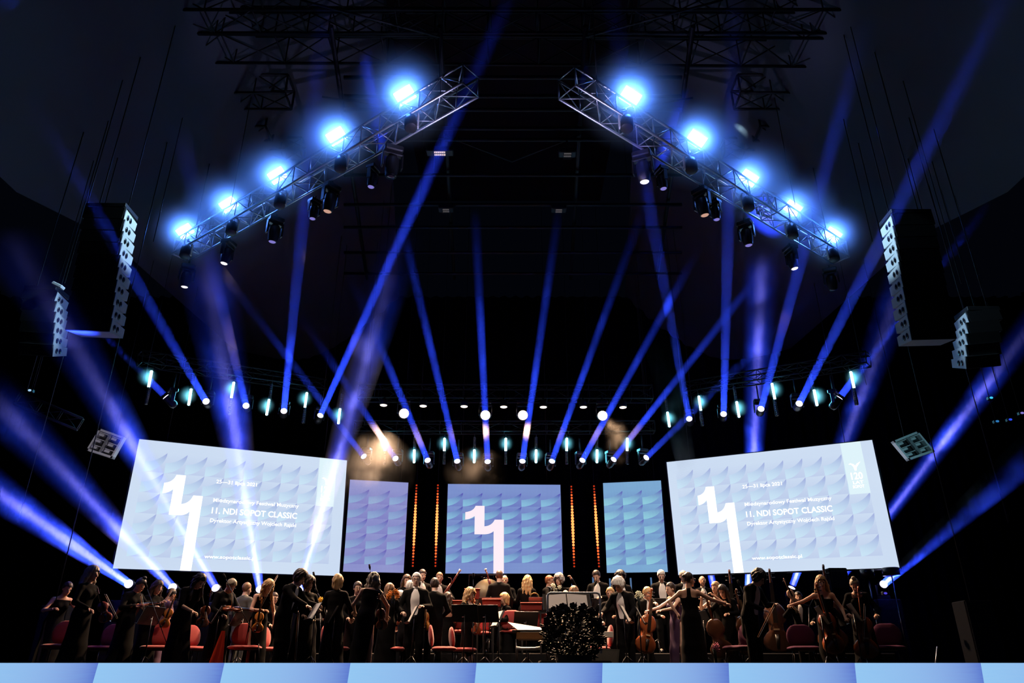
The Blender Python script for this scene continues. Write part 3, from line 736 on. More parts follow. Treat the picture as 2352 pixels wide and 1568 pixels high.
# ------------------------------------------------------------------ line arrays
M_CAB = mat('pale grey speaker cabinet', (0.42, 0.44, 0.47), 0.5, 0, 0.3, noise=0.08, nscale=8)
M_GRILLE = mat('black speaker grille', (0.008, 0.008, 0.009), 0.7, 0, 0.2)
M_PORT = mat('black cabinet port', (0.006, 0.006, 0.008), 0.25, 0, 0.6)
def line_array(ptop, pbot, Y, n, sgn, width, depth, curve, label, drop_to):
    a = PY(*ptop, Y); b_ = PY(*pbot, Y); b_.y = a.y; r = thing('line_array', label, 'loudspeaker', a)
    L = (a-b_).length; h = L/n; side = sgn    # side=+1: lit side face looks to +X
    pos = Vector((0, 0, 0)); base = math.atan2((b_-a).x, -(b_-a).z)
    MB().bev(Vector((-side*width/2, depth/2, 0.07)), (width*1.02, depth*1.05, 0.09), 0.01).build('flying_frame', mat('black flying frame', (0.02, 0.02, 0.022), 0.5, 0.5), r)
    for i in range(n):
        ang = curve*(i/(n-1))**1.5 if n > 1 else 0           # splay: lower boxes tip down toward the audience
        t = (i+0.5)/n; bow = -math.sin(PI*t)*0.0
        R = Matrix.Rotation(base*0.35, 3, 'Y') @ Matrix.Rotation(ang, 3, 'X')
        hf = h*0.96; hb = h*0.66
        c = (b_-a)*t + Vector((0, -0.0, 0))
        # trapezoid side profile (y depth, z height), extruded along x
        prof = [(0, -hf/2), (depth, -hb/2), (depth, hb/2), (0, hf/2)]
        vs = [R @ Vector((x, y, z)) + c for x in (0, -side*width) for y, z in prof]
        cb = MB(); cb.add(vs, [(0, 1, 2, 3), (7, 6, 5, 4), (1, 5, 6, 2), (2, 6, 7, 3), (0, 4, 5, 1)])
        o = cb.build('cabinet', M_CAB, r)
        g = MB(); g.add([R @ Vector((x, -0.03, z))+c for x, z in ((0.0, -hf/2*0.96), (-side*width, -hf/2*0.96), (-side*width, hf/2*0.96), (0, hf/2*0.96))]
              + [R @ Vector((x, 0.0, z))+c for x, z in ((0.0, -hf/2), (-side*width, -hf/2), (-side*width, hf/2), (0, hf/2))],
              [(0, 1, 2, 3), (0, 4, 5, 1), (1, 5, 6, 2), (2, 6, 7, 3), (3, 7, 4, 0)]); g.build('grille', M_GRILLE, o)
        pt = MB()
        for q in (0.30, 0.52):
            pt.ell(R @ Vector((side*0.004, depth*q, 0))+c, (0.012, depth*0.085, h*0.22), R, 10, 8)
        pt.build('port', M_PORT, o)
        rg = MB(); rg.tube([R @ Vector((side*0.012, -0.01, hf/2))+c, R @ Vector((side*0.012, -0.01, -hf/2))+c], 0.014, 6)
        rg.build('rigging_bar', M_STEEL, o)
    for q in (0.12, 0.88):
        k = a+Vector((-side*width*q, depth*0.5, 0.12)); cable(k, Vector((k.x, k.y, drop_to)), 'hoist chain of the %s, %s side' % (label.replace(' hanging', '').replace(' brightly lit', '').replace(' of six cabinets', '').replace(' of five cabinets', ''), 'inner' if q < .5 else 'outer'), 0.010)
    return r, a, b_
la1 = line_array((287, 478), (251, 762), 11.0, 10, 1, 0.72, 0.45, 0.10, 'tall brightly lit line array hanging at the upper left', 15.5)
la2 = line_array((2049, 492), (2096, 781), 11.0, 10, -1, 0.72, 0.45, 0.10, 'tall brightly lit line array hanging at the upper right', 15.5)
la3 = line_array((127, 668), (119, 818), 12.0, 6, 1, 0.6, 0.42, 0.35, 'short dim blue line array of six cabinets hanging at far left', 13.0)
la4 = line_array((2224, 716), (2220, 846), 12.0, 5, -1, 0.6, 0.42, 0.35, 'short dim blue line array of five cabinets hanging at far right', 13.0)
# spots added in mid-air, with no fixture, to brighten the arrays' cabinets
for sg, (r, a, b_) in ((-1, la1), (1, la2)):
    tgt = a.lerp(b_, 0.13)+Vector((0, 0.2, 0)); src = tgt+Vector((-sg*2.6, -0.3, 2.3))
    spot_light('added_array_light', src, tgt-src, 1500, (0.50, 0.80, 1.0), 20, 0.35, 0.05)
    spot_light('added_array_light', src, a.lerp(b_, 0.6)-src, 18, (0.25, 0.5, 1.0), 60, 0.6, 0.05)
for sg, (r, a, b_), pw in ((-1, la3, 200), (1, la4, 90)):
    src = a+Vector((-sg*3.5, 0.5, 2.0)); spot_light('added_array_light', src, a.lerp(b_, 0.5)-src, pw, (0.12, 0.3, 1.0), 40, 0.5, 0.05)
# small fixtures on the short arrays
P = PY(134, 656, 11.9)
r = thing('work_light', 'small white work light lying on top of the far left line array', 'stage light', P)
MB().bev((0, 0, 0), (0.22, 0.12, 0.06), 0.01, Matrix.Rotation(0.45, 3, 'Y')).build('lamp_body', mat('white and highlit cap'), r)

# added violet spots without a fixture, brightening the inner truss tips
for sg, tip in ((-1, PZ(1062, 195, 9.3)), (1, PZ(1322, 200, 9.3))):
    src = Vector((-sg*0.6, 9.0, 6.2)); spot_light('added_truss_light', src, tip+Vector((sg*0.9, 0.8, 0))-src, 700, (0.55, 0.5, 1.0), 34, 0.9, 0.04)

# ------------------------------------------------------------------ silver reflector panels beside the screens
def panel_light(cs, Y, label, tint):
    c = [PY(x, y, Y) for x, y in cs]; cen = sum(c, Vector())/4
    e1 = (c[1]-c[0]); e2 = (c[3]-c[0]); n = e1.cross(e2).normalized()
    n = n if n.dot(EYE-cen) > 0 else -n
    r = thing('reflector_panel', label, 'stage light', cen); M_P = mat('satin aluminium sheet', (0.7, 0.7, 0.72), 0.35, 0.35)
    def at(u, v, d): return c[0].lerp(c[1], u).lerp(c[3].lerp(c[2], u), v)+n*d-cen
    def bar(mb, u0, v0, u1, v1, d0, d1):
        q = [at(u, v, d) for d in (d0, d1) for u, v in ((u0, v0), (u1, v0), (u1, v1), (u0, v1))]
        mb.add(q, [(0, 1, 2, 3), (7, 6, 5, 4), (0, 4, 5, 1), (1, 5, 6, 2), (2, 6, 7, 3), (3, 7, 4, 0)])
    m = MB(); w = 0.09
    bar(m, 0, 0, 1, w, -0.1, 0.03); bar(m, 0, 1-w, 1, 1, -0.1, 0.03); bar(m, 0, 0, w*0.7, 1, -0.1, 0.03); bar(m, 1-w*0.7, 0, 1, 1, -0.1, 0.03)
    m.build('frame', M_P, r)
    k = MB(); bar(k, 0.46, w, 0.56, 1-w, -0.04, 0.05); k.build('spine', mat('polished foil', (0.85, 0.85, 0.88), 0.2, 0.8, bump=0.8, nscale=6), r)
    b2 = MB(); bar(b2, 0.02, 0.02, 0.98, 0.98, -0.12, -0.10); b2.build('back_plate', M_BLACK, r)
    for i in range(3):
        for u0 in (0.08, 0.58):
            l = MB(); v0 = w+0.03+i*0.28
            bar(l, u0, v0, u0+0.36, v0+0.03, -0.06, 0.01); bar(l, u0, v0+0.05, u0+0.20, v0+0.15, -0.07, 0.0); l.build('louvre', M_P, r)
    top = at(0.5, 0.0, -0.05)+cen
    cable(top, Vector((top.x, top.y, 13.3)), 'thin cable holding the %s' % label, 0.006)
    src = cen+n*2.6+Vector((0, 0, -0.7)); spot_light('added_panel_light', src, cen-src, 75, tint, 30, 0.6, 0.05)  # spot added without a fixture to brighten the panel
panel_light([(230, 984), (286, 1004), (258, 1053), (199, 1034)], 17.0, 'tilted silver louvred panel hanging left of the large left screen', (0.95, 0.88, 1.0))
panel_light([(2050, 1013), (2107, 990), (2146, 1037), (2087, 1057)], 17.0, 'tilted silver louvred panel hanging right of the large right screen', (0.35, 0.85, 1.0))

# ------------------------------------------------------------------ roof rigging
ZR = 12.4
def roof_truss(label, p, q, w=0.55, h=0.55, bay=0.8, Z=ZR):
    a = PZ(*p, Z); b_ = PZ(*q, Z); d = b_-a; side = Vector((-d.y, d.x, 0)); side = side if side.y > 0 else -side
    return truss(label, a, b_, side, w, h, bay, 0.035, M_ROOFSTEEL, 'roof_truss')
roof_truss('wide dark roof truss spanning the top of the hall', (140, 76), (2210, 90), 0.8, 0.8, 1.1)
roof_truss('second dark roof truss spanning the hall behind the first', (250, 22), (2110, 22), 0.6, 0.6, 1.0)
for sg, nm in ((-1, 'left'), (1, 'right')):
    X = (lambda x: x) if sg < 0 else (lambda x: 2356-x)
    roof_truss('dark raked roof truss descending along the %s tent wing' % nm, (X(262), 78), (X(412), 288))
    roof_truss('dark short roof truss, upper rung on the %s' % nm, (X(365), 213), (X(655), 213))
    roof_truss('dark short roof truss, lower rung on the %s' % nm, (X(418), 290), (X(610), 290))
    roof_truss('dark raked roof truss on the %s, inner step' % nm, (X(512), 296), (X(600), 425), 0.4, 0.4, 0.6)
    roof_truss('dark short roof truss, last rung on the %s' % nm, (X(553), 345), (X(690), 345), 0.4, 0.4, 0.6)
    roof_truss('dark roof truss over the end of the %s flood truss' % nm, (X(335), 560), (X(590), 470), 0.4, 0.4, 0.5, 10.6)
    for j, (p, q, Y) in enumerate((((X(318), 118), (X(148), 650), 11.5), ((X(352), 195), (X(300), 455), 11.0), ((X(412), 300), (X(352), 555), 13.0), ((X(545), 360), (X(530), 470), 13.5),
                                 ((X(236), 780), (X(128), 1380), 13.4), ((X(92), 990), (X(40), 1200), 13.2), ((X(78), 815), (X(62), 895), 13.0))):
        b_ = PY(*q, Y); a = Vector((b_.x, b_.y, 13.0))
        cable(a, b_, 'thin dark cable hanging at the %s, %s counted from the top' % (nm, nth(j)), 0.009, 'rigging_cable')
for j, y in enumerate((178, 221, 252, 295, 321, 402, 470, 522, 580, 628)):
    a = PZ(790, y, 11.2); b_ = PZ(1566, y, 11.2)
    o = MB().tube([a-a, b_-a], 0.045, 8).build('roof_purlin', M_ROOFSTEEL, None, a); tag(o, 'thin dark roof pipe crossing the centre bay, %s from the top' % nth(j), 'pipe', 'roof pipes over the stage')
for j, x in enumerate((760, 1010, 1345, 1592)):
    q = 1176+(x-1176)*0.80
    a = PZ(x, 60, 11.35); b_ = PZ(q, 640, 11.35)
    o = MB().tube([a-a, b_-a], 0.05, 8).build('roof_rafter', M_ROOFSTEEL, None, a); tag(o, 'dark roof rafter running away over the stage, %s from the left' % nth(j), 'pipe', 'roof rafters over the stage')
for j, (p, q) in enumerate((((740, 222), (1010, 265)), ((1010, 265), (830, 371)), ((1345, 265), (1560, 371)), ((1592, 225), (1345, 265)), ((1020, 310), (1176, 371)), ((1330, 310), (1176, 371)), ((690, 0), (1010, 85)), ((1660, 0), (1345, 85)))):
    a = PZ(*p, 11.25); b_ = PZ(*q, 11.25)
    o = MB().tube([a-a, b_-a], 0.025, 6).build('roof_brace', M_ROOFSTEEL, None, a); tag(o, 'thin diagonal brace between the roof pipes, %s in the row' % nth(j), 'pipe', 'roof braces over the stage')
# roof work lights behind wire grilles
M_WL = emat('dim work light tube', srgb(255, 228, 205), 0.8); M_WLD = emat('faint work light tube', srgb(150, 145, 150), 0.25)
for (x, y, dz_, w, on, lab) in ((1012, 321, 0.38, 0.62, 1, 'roof work light with a glowing grille, nearest the left truss tip'), (1025, 470, 0.17, 0.40, 0, 'faint roof work light lower left of centre'), (1283, 470, 0.18, 0.40, 0, 'faint roof work light lower right of centre'), (1302, 321, 0.42, 0.40, 0, 'faint roof work light near the right truss tip')):
    P = PZ(x, y, 11.2)-Vector((0, 0, dz_)); r = thing('work_light', lab, 'work light', P, None, None)
    MB().bev((0, 0, 0.06), (w, 0.22, 0.14), 0.02).build('housing', M_STEEL, r)
    for k in (-1, 1):
        MB().tube([Vector((-w*0.2, k*0.045-0.02, -0.03)), Vector((w*0.2, k*0.045-0.02, -0.03))], 0.02, 6).build('tube', M_WL if on else M_WLD, r)
    g = MB()
    for k in range(7): g.tube([Vector((-w*0.22+k*w*0.073, -0.11, -0.055)), Vector((-w*0.22+k*w*0.073, 0.11, -0.055))], 0.005, 4)
    g.build('grille', M_STEEL, r)
    MB().tube([Vector((0, 0, 0.06)), Vector((0, 0, dz_-0.02))], 0.02, 6).build('bracket', M_STEEL, r)

# dim box truss and small lamps at the far left, lamps at the far right
truss('dim black box truss low at far left', PY(30, 925, 14.0), PY(175, 985, 14.6), (0, 1, 0), 0.25, 0.25, 0.4, 0.018, M_STEEL)
for (x, y, Y, c, lab) in ((68, 896, 13.6, srgb(150, 190, 220), 'tiny pale lamp on the cable at far left'), (2277, 913, 13.6, srgb(60, 190, 240), 'tiny cyan lamp on the cable at far right'), (2291, 967, 13.6, srgb(40, 110, 170), 'tiny dim blue lamp below the cyan one at far right'),
                     (2321, 963, 13.6, srgb(40, 70, 220), 'tiny blue lamp right of the dim blue one'), (2348, 948, 13.6, srgb(120, 110, 190), 'tiny violet lamp at the right edge'), (2034, 1362, 15.0, srgb(70, 60, 190), 'tiny violet lamp behind the players at far right')):
    P = PY(x, y, Y); r = thing('marker_lamp', lab, 'lamp', P)
    MB().bev((0, 0.05, 0), (0.10, 0.08, 0.07), 0.01).build('housing', M_BLACK, r)
    MB().ell((0, 0, 0), (0.035, 0.02, 0.022), None, 8, 6).build('lens', emat('marker %d' % x, c, 1.2), r)
    if y < 1300: cable(P+Vector((0, 0.05, 0.03)), P+Vector((0, 0.05, 5.5)), 'thin wire holding the %s' % lab, 0.004, 'wire')

q = PY(60, 925, 14.1)+Vector((0, 0.1, 0.25)); cable(q, Vector((q.x, q.y, 13.0)), 'thin cable holding the dim box truss at far left', 0.006)
# ------------------------------------------------------------------ hoist chains of the screens
for s, nm in ((scr_l, 'large left screen'), (scr_r, 'large right screen'), (scr_c, 'centre screen'), (scr_sl, 'small left screen'), (scr_sr, 'small right screen')):
    for u, w in ((0.12, 'left'), (0.88, 'right')):
        p = s.at(u, 1.0, -0.08)+s.cen
        cable(p, Vector((p.x, p.y, 13.4)), 'thin chain on the %s end of the %s' % (w, nm), 0.007)
for x, nm in ((957, 'first'), (1006, 'second'), (1312, 'third'), (1364, 'fourth')):
    p = PY(x, 1110, 22.2)+Vector((0, 0.05, 0)); cable(p, Vector((p.x, p.y, 13.4)), 'thin wire holding the %s amber strip from the left' % nm, 0.005, 'wire')

# front profile spots on the two raked trusses, warm, washing the players
for sg, lst in ((-1, ((629, 537), (520, 588), (427, 642))), (1, ((1478, 395), (1820, 600), (1716, 545)))):
    for i, (x, y) in enumerate(lst):
        P = PZ(x, y, 8.35); aim = Vector((sg*(1.0+2.2*i) if sg > 0 else -(6.0-2.0*i), 16.0, 1.2))
        spot_light('profile_lamp', P, aim-P, [620, 330, 220][i] if sg > 0 else 950, (1.0, 0.70, 0.50), 46, 0.6, 0.08)
for sg, (x, y) in ((-1, (690, 500)), (1, (1478, 395)), (-1, (757, 465)), (1, (1614, 474))):
    P = PZ(x, y, 8.35); aim = Vector((sg*(1.6 if y in (500, 395) else 3.6), 17.0, 1.5))
    spot_light('profile_lamp', P, aim-P, 1300 if y in (500, 395) else 600, (1.0, 0.78, 0.62), 34, 0.6, 0.08)
# ------------------------------------------------------------------ smooth bodies: blended round cones meshed as one surface
def V3(*a): return np.array(a, float)
class Field:
    def __init__(s, lo, hi, vox):
        s.lo = np.array(lo, float)-vox*3; s.vox = vox
        s.n = np.ceil((np.array(hi)+vox*3-s.lo)/vox).astype(int)+1
        s.F = np.full(tuple(s.n), 1.0, np.float32)
        s.ax = [s.lo[i]+np.arange(s.n[i])*vox for i in range(3)]
    def _sub(s, lo, hi):
        a = np.clip(np.floor((lo-s.lo)/s.vox).astype(int), 0, s.n-1); b_ = np.clip(np.ceil((hi-s.lo)/s.vox).astype(int)+1, 1, s.n)
        sl = tuple(slice(a[i], b_[i]) for i in range(3))
        X, Y, Z = np.meshgrid(s.ax[0][sl[0]], s.ax[1][sl[1]], s.ax[2][sl[2]], indexing='ij')
        return sl, X, Y, Z
    def merge(s, sl, d, k):
        A = s.F[sl]; d = d.astype(np.float32)
        h = np.maximum(k-np.abs(A-d), 0)/k
        s.F[sl] = np.minimum(A, d)-h*h*k*0.25
    def cone(s, a, b_, ra, rb, k=0.03, flat=None):
        # flat = (axis vector, factor): the section is squashed by factor along the axis
        a = np.array(a, float); b_ = np.array(b_, float); m = max(ra, rb)+k+s.vox*2
        sl, X, Y, Z = s._sub(np.minimum(a, b_)-m, np.maximum(a, b_)+m)
        ab = b_-a; L2 = max(ab@ab, 1e-9)
        px, py, pz = X-a[0], Y-a[1], Z-a[2]
        t = np.clip((px*ab[0]+py*ab[1]+pz*ab[2])/L2, 0, 1)
        qx, qy, qz = px-t*ab[0], py-t*ab[1], pz-t*ab[2]
        if flat is not None:
            ax, f = flat; dq = qx*ax[0]+qy*ax[1]+qz*ax[2]; g = 1/f-1
            qx = qx+dq*ax[0]*g; qy = qy+dq*ax[1]*g; qz = qz+dq*ax[2]*g
        d = np.sqrt(qx*qx+qy*qy+qz*qz)-(ra+(rb-ra)*t)
        if flat is not None: d = d*min(1, flat[1]*1.25)
        s.merge(sl, d, k)
    def ell(s, c, rad, R=None, k=0.03):
        c = np.array(c, float); rad = np.array(rad, float); m = rad.max()+k+s.vox*2
        sl, X, Y, Z = s._sub(c-m, c+m)
        px, py, pz = X-c[0], Y-c[1], Z-c[2]
        if R is not None:
            R = np.array(R); qx = R[0, 0]*px+R[1, 0]*py+R[2, 0]*pz; qy = R[0, 1]*px+R[1, 1]*py+R[2, 1]*pz; qz = R[0, 2]*px+R[1, 2]*py+R[2, 2]*pz
        else: qx, qy, qz = px, py, pz
        k0 = np.sqrt((qx/rad[0])**2+(qy/rad[1])**2+(qz/rad[2])**2); k1 = np.sqrt((qx/rad[0]**2)**2+(qy/rad[1]**2)**2+(qz/rad[2]**2)**2)
        s.merge(sl, k0*(k0-1)/np.maximum(k1, 1e-6), k)
    def mesh(s):
        F = s.F; v = s.vox; ins = F < 0
        n = s.n
        c = sum(ins[i:n[0]-1+i, j:n[1]-1+j, k:n[2]-1+k].astype(np.int8) for i in (0, 1) for j in (0, 1) for k in (0, 1))
        act = (c > 0) & (c < 8); idx = np.full(act.shape, -1, np.int64); ids = np.argwhere(act); idx[act] = np.arange(len(ids))
        acc = np.zeros((len(ids), 3)); cnt = np.zeros(len(ids))
        I, J, K = ids.T
        cor = [(i, j, k) for i in (0, 1) for j in (0, 1) for k in (0, 1)]
        for a in range(8):
            for b_ in range(a+1, 8):
                if sum(abs(cor[a][q]-cor[b_][q]) for q in range(3)) != 1: continue
                fa = F[I+cor[a][0], J+cor[a][1], K+cor[a][2]]; fb = F[I+cor[b_][0], J+cor[b_][1], K+cor[b_][2]]
                m = (fa < 0) != (fb < 0)
                t = np.where(m, fa/np.where(m, fa-fb, 1), 0)
                p = np.array(cor[a])[None, :]+t[:, None]*(np.array(cor[b_])-np.array(cor[a]))[None, :]
                acc += np.where(m[:, None], p, 0); cnt += m
        P = (acc/cnt[:, None]+ids)*v+s.lo
        quads = []
        for ax in range(3):
            o1, o2 = [q for q in range(3) if q != ax]
            sh = [slice(0, n[q]) for q in range(3)]; sh[ax] = slice(0, n[ax]-1)
            A = ins[tuple(sh)]; sh2 = list(sh); sh2[ax] = slice(1, n[ax]); B = ins[tuple(sh2)]
            E_ = np.argwhere(A != B)
            E_ = E_[(E_[:, o1] > 0) & (E_[:, o2] > 0) & (E_[:, o1] < n[o1]-1) & (E_[:, o2] < n[o2]-1)]
            if not len(E_): continue
            def cell(d1, d2):
                q = E_.copy(); q[:, o1] -= d1; q[:, o2] -= d2; return idx[q[:, 0], q[:, 1], q[:, 2]]
            q = np.stack([cell(1, 1), cell(0, 1), cell(0, 0), cell(1, 0)], 1)
            fl = A[tuple(E_.T)]
            if ax == 1: fl = ~fl
            q[~fl] = q[~fl][:, ::-1]
            quads.append(q)
        return P, np.concatenate(quads)
def relax_edges(P, Q, it=8):
    # even out the stair steps along a cut: slide the boundary vertices along their own loop
    e = np.concatenate([Q[:, [0, 1]], Q[:, [1, 2]], Q[:, [2, 3]], Q[:, [3, 0]]]); e = np.sort(e, 1)
    u, c = np.unique(e, axis=0, return_counts=True); b_ = u[c == 1]
    if not len(b_): return P
    P = P.copy(); n = len(P)
    for _ in range(it):
        acc = np.zeros((n, 3)); cnt = np.zeros(n)
        np.add.at(acc, b_[:, 0], P[b_[:, 1]]); np.add.at(acc, b_[:, 1], P[b_[:, 0]]); np.add.at(cnt, b_[:, 0], 1); np.add.at(cnt, b_[:, 1], 1)
        m = cnt == 2
        P[m] = P[m]*0.4+0.6*acc[m]/2
    return P
def np_mesh(name, P, Q, m, parent, extra=None, relax=False):
    if relax: P = relax_edges(P, Q)
    used = np.unique(Q); mp = np.full(len(P), -1, np.int64); mp[used] = np.arange(len(used))
    vs = P[used]; fs = mp[Q]
    me = bpy.data.meshes.new(name)
    if extra:
        ev, ef = extra; base = len(vs)
        me.from_pydata([tuple(v) for v in vs]+[tuple(v) for v in ev], [], [tuple(int(i) for i in f) for f in fs]+[tuple(i+base for i in f) for f in ef])
    else:
        me.vertices.add(len(vs)); me.vertices.foreach_set('co', vs.astype(np.float32).ravel())
        me.loops.add(len(fs)*4); me.loops.foreach_set('vertex_index', fs.astype(np.int32).ravel())
        me.polygons.add(len(fs)); me.polygons.foreach_set('loop_start', np.arange(0, len(fs)*4, 4, dtype=np.int32))
        me.update(calc_edges=True)
    me.polygons.foreach_set('use_smooth', np.ones(len(me.polygons), bool))
    me.materials.append(m); me.update()
    o = bpy.data.objects.new(name, me); COL.objects.link(o); o.parent = parent
    return o

M_SKIN = mat('warm skin', (0.62, 0.36, 0.25), 0.5, 0, 0.35, noise=0.06, nscale=14)
M_SKIN2 = mat('pale skin', (0.70, 0.45, 0.34), 0.5, 0, 0.35, noise=0.06, nscale=14)
M_DRESS = mat('black concert dress', (0.003, 0.0028, 0.0033), 0.9, 0, 0.08, noise=0.3, nscale=5, bump=0.15)
M_SUIT = mat('black wool tailcoat', (0.0035, 0.0035, 0.004), 0.9, 0, 0.08, noise=0.2, nscale=8, bump=0.1)
M_GREY = mat('dark grey suit', (0.09, 0.095, 0.09), 0.8, 0, 0.2, noise=0.2, nscale=8)
M_PURP = mat('deep purple dress', (0.045, 0.02, 0.06), 0.6, 0, 0.3, noise=0.3, nscale=5)
M_MAUVE = mat('dusky mauve blouse', (0.10, 0.06, 0.11), 0.7, 0, 0.2)
M_SHIRT = mat('white dress shirt', (0.80, 0.78, 0.76), 0.7, 0, 0.2)
M_LIP = mat('lips', (0.42, 0.12, 0.10), 0.45); M_EYE = mat('dark eye', (0.015, 0.01, 0.01), 0.15, 0, 0.6)
HAIR = {'black': (0.012, 0.010, 0.010), 'brown': (0.06, 0.032, 0.018), 'darkbrown': (0.028, 0.016, 0.012), 'blond': (0.50, 0.32, 0.14), 'lightbrown': (0.20, 0.11, 0.055),
        'red': (0.28, 0.10, 0.04), 'grey': (0.33, 0.32, 0.31), 'white': (0.70, 0.68, 0.65), 'ashblond': (0.36, 0.31, 0.22)}
def hair_mat(c): return mat(c+' hair', HAIR[c], 0.5, 0, 0.45, noise=0.35, nscale=26, bump=0.5)
M_SHOE = mat('black shoe leather', (0.012, 0.012, 0.012), 0.25, 0, 0.5)
M_FRAME = mat('black spectacle frame', (0.01, 0.01, 0.01), 0.3)

def rotx(a): c, s = math.cos(a), math.sin(a); return np.array([[1, 0, 0], [0, c, -s], [0, s, c]])
def roty(a): c, s = math.cos(a), math.sin(a); return np.array([[c, 0, s], [0, 1, 0], [-s, 0, c]])
def rotz(a): c, s = math.cos(a), math.sin(a); return np.array([[c, -s, 0], [s, c, 0], [0, 0, 1]])

HANDS = {}
def person(pid, px, py, H, riser, yaw, label, dress='dress', hair='brown', style='short', lean=0.0, side=0.0, hp=0.15, hy=0.0,
           L=(0.12, -0.30, -0.22), R=(-0.12, -0.30, -0.22), sleeves=True, back=None, cloth=None, sit=False, glasses=False, beard=False, face=True, skin=None, sex='f', Y=None, bow=True, bun=None):
    """One figure. px, py: the top of the head in the photo; H its height; L / R: wrist targets from the shoulders
    (person frame: x to its left, -y forward, z up); lean, side, hp, hy: bends in radians."""
    s = H/1.75; w = 1.0 if sex == 'm' else 0.9
    # skeleton in the person's frame, facing -Y
    hipz = (0.47 if sit else 0.93)*s
    Rt = roty(side) @ rotx(lean*0.75); Rc = roty(side) @ rotx(lean); Rn = roty(side*0.6) @ rotx(lean*1.05)
    Rh = Rn @ rotz(hy) @ rotx(hp)
    P = V3(0, 0, hipz)
    if not sit: P = V3(0, 0.10*math.sin(lean)*s, hipz)
    W = P+Rt @ V3(0, 0, 0.17*s); C = W+Rc @ V3(0, 0, 0.17*s); N = C+Rn @ V3(0, 0, 0.185*s); Hd = N+Rh @ V3(0, -0.025*s, 0.175*s)
    topz = (Hd+Rh @ V3(0, 0.02*s, 0.125*s))[2]
    if Y is None:
        d = ray(px, py); Y = (topz+riser-EYE.z)*d.y/d.z
    base = PY(px, py, Y)
    # root placed so the head sits on its pixel
    ang = yaw; Rz = rotz(ang); off = Rz @ Hd
    root = thing('person', label, 'person', (base.x-off[0], base.y-off[1], riser), ang, None)
    fr = 1.0
    sh = {}; 
    for q in (1, -1): sh[q] = C+Rn @ V3(q*0.175*w*s, 0.0, 0.125*s)
    arms = {}
    for q, T in ((1, L), (-1, R)):
        A = sh[q]; tgt = A+V3(*T)*s if len(T) == 3 else V3(*T[:3])
        l1, l2 = 0.285*s, 0.255*s; dv = tgt-A; D = np.linalg.norm(dv); D = min(max(D, 0.12*s), (l1+l2)*0.985); dn = dv/np.linalg.norm(dv); tgt = A+dn*D
        x = (l1*l1-l2*l2+D*D)/(2*D); h = math.sqrt(max(l1*l1-x*x, 0))
        pole = V3(q*0.75, 0.45, -0.8); pole = pole-dn*(pole@dn); pole /= np.linalg.norm(pole)
        E_ = A+dn*x+pole*h; arms[q] = (A, E_, tgt)
    legs = {}
    for q in (1, -1):
        hp_ = P+V3(q*0.085*s, 0, -0.02*s)
        if sit: kn = hp_+V3(q*0.06*s, -0.42*s, 0.02*s); an = V3(kn[0], kn[1]-0.02*s, 0.09*s)
        else: an = V3(q*0.11*s, 0.02*s, 0.085*s); kn = (hp_+an)/2+V3(q*0.01, -0.025*s, 0.01*s)
        legs[q] = (hp_, kn, an)
    allp = np.array([P, W, C, N, Hd]+[a for t in arms.values() for a in t]+[a for t in legs.values() for a in t])
    lo = allp.min(0)-0.20*s; hi = allp.max(0)+0.20*s; lo[2] = -0.01
    fx = (Rt @ V3(0, 1, 0)); fc = (Rc @ V3(0, 1, 0))
    shown_legs = dress in ('short',)
    def torso(f, g, top=True):
        f.cone(P+V3(0, 0, 0.02), P-V3(0, 0, 0.03)*s, 0.155*w*s+g, 0.15*w*s+g, 0.04, (fx, 0.72))
        f.cone(P, W, 0.15*w*s+g, 0.128*w*s+g, 0.05, (fx, 0.70))
        f.cone(W, C, 0.128*w*s+g, 0.155*w*s+g, 0.05, (fc, 0.68))
        if top:
            f.cone(C, C+Rn @ V3(0, 0, 0.08*s), 0.15*w*s+g, 0.135*w*s+g, 0.05, (fc, 0.66))
            for q in (1, -1): f.cone(C+Rn @ V3(q*0.03*s, 0.01, 0.12*s), sh[q]-V3(0, 0, 0.01), 0.065*s+g*0.8, 0.052*s+g*0.8, 0.05)
        if sex == 'f':
            for q in (1, -1): f.ell(C+Rc @ V3(q*0.065*s, -0.085*s, 0.02*s), (0.055*s+g*0.6,)*3, None, 0.05)
    vox = 0.0145*max(s, 0.9)
    f = Field(lo, hi, vox)
    torso(f, 0.0)
    f.cone(N-Rn @ V3(0, -0.01, 0.05)*s, N+Rh @ V3(0, 0, 0.08*s), 0.062*s*(1.08 if sex == 'm' else 0.88), 0.052*s, 0.03)
    # head: skull, jaw, nose, brow, ears
    f.ell(Hd+Rh @ V3(0, 0.018*s, 0.022*s), (0.074*s, 0.094*s, 0.098*s), Rh, 0.02)
    f.ell(Hd+Rh @ V3(0, -0.022*s, -0.045*s), (0.056*s, 0.066*s, 0.074*s), Rh, 0.03)
    f.ell(Hd+Rh @ V3(0, -0.070*s, -0.098*s), (0.022*s, 0.020*s, 0.020*s), Rh, 0.02)
    f.cone(Hd+Rh @ V3(0, -0.083*s, 0.012*s), Hd+Rh @ V3(0, -0.108*s, -0.030*s), 0.009*s, 0.0145*s, 0.012)
    for q in (1, -1):
        f.ell(Hd+Rh @ V3(q*0.076*s, 0.012*s, -0.012*s), (0.011*s, 0.020*s, 0.032*s), Rh, 0.008)
        A, E_, T = arms[q]
        f.cone(A, E_, 0.047*w*s, 0.038*w*s, 0.03); f.cone(E_, T, 0.039*w*s, 0.026*w*s, 0.02)
        a, b_, c = legs[q]
        f.cone(a, b_, (0.085 if dress in ('tux', 'suit') else 0.068)*s, 0.056*s, 0.03); f.cone(b_, c, 0.055*s, 0.036*s, 0.02); f.cone(c, c+V3(q*0.02, -0.15*s, -0.045*s), 0.038*s, 0.028*s, 0.02)
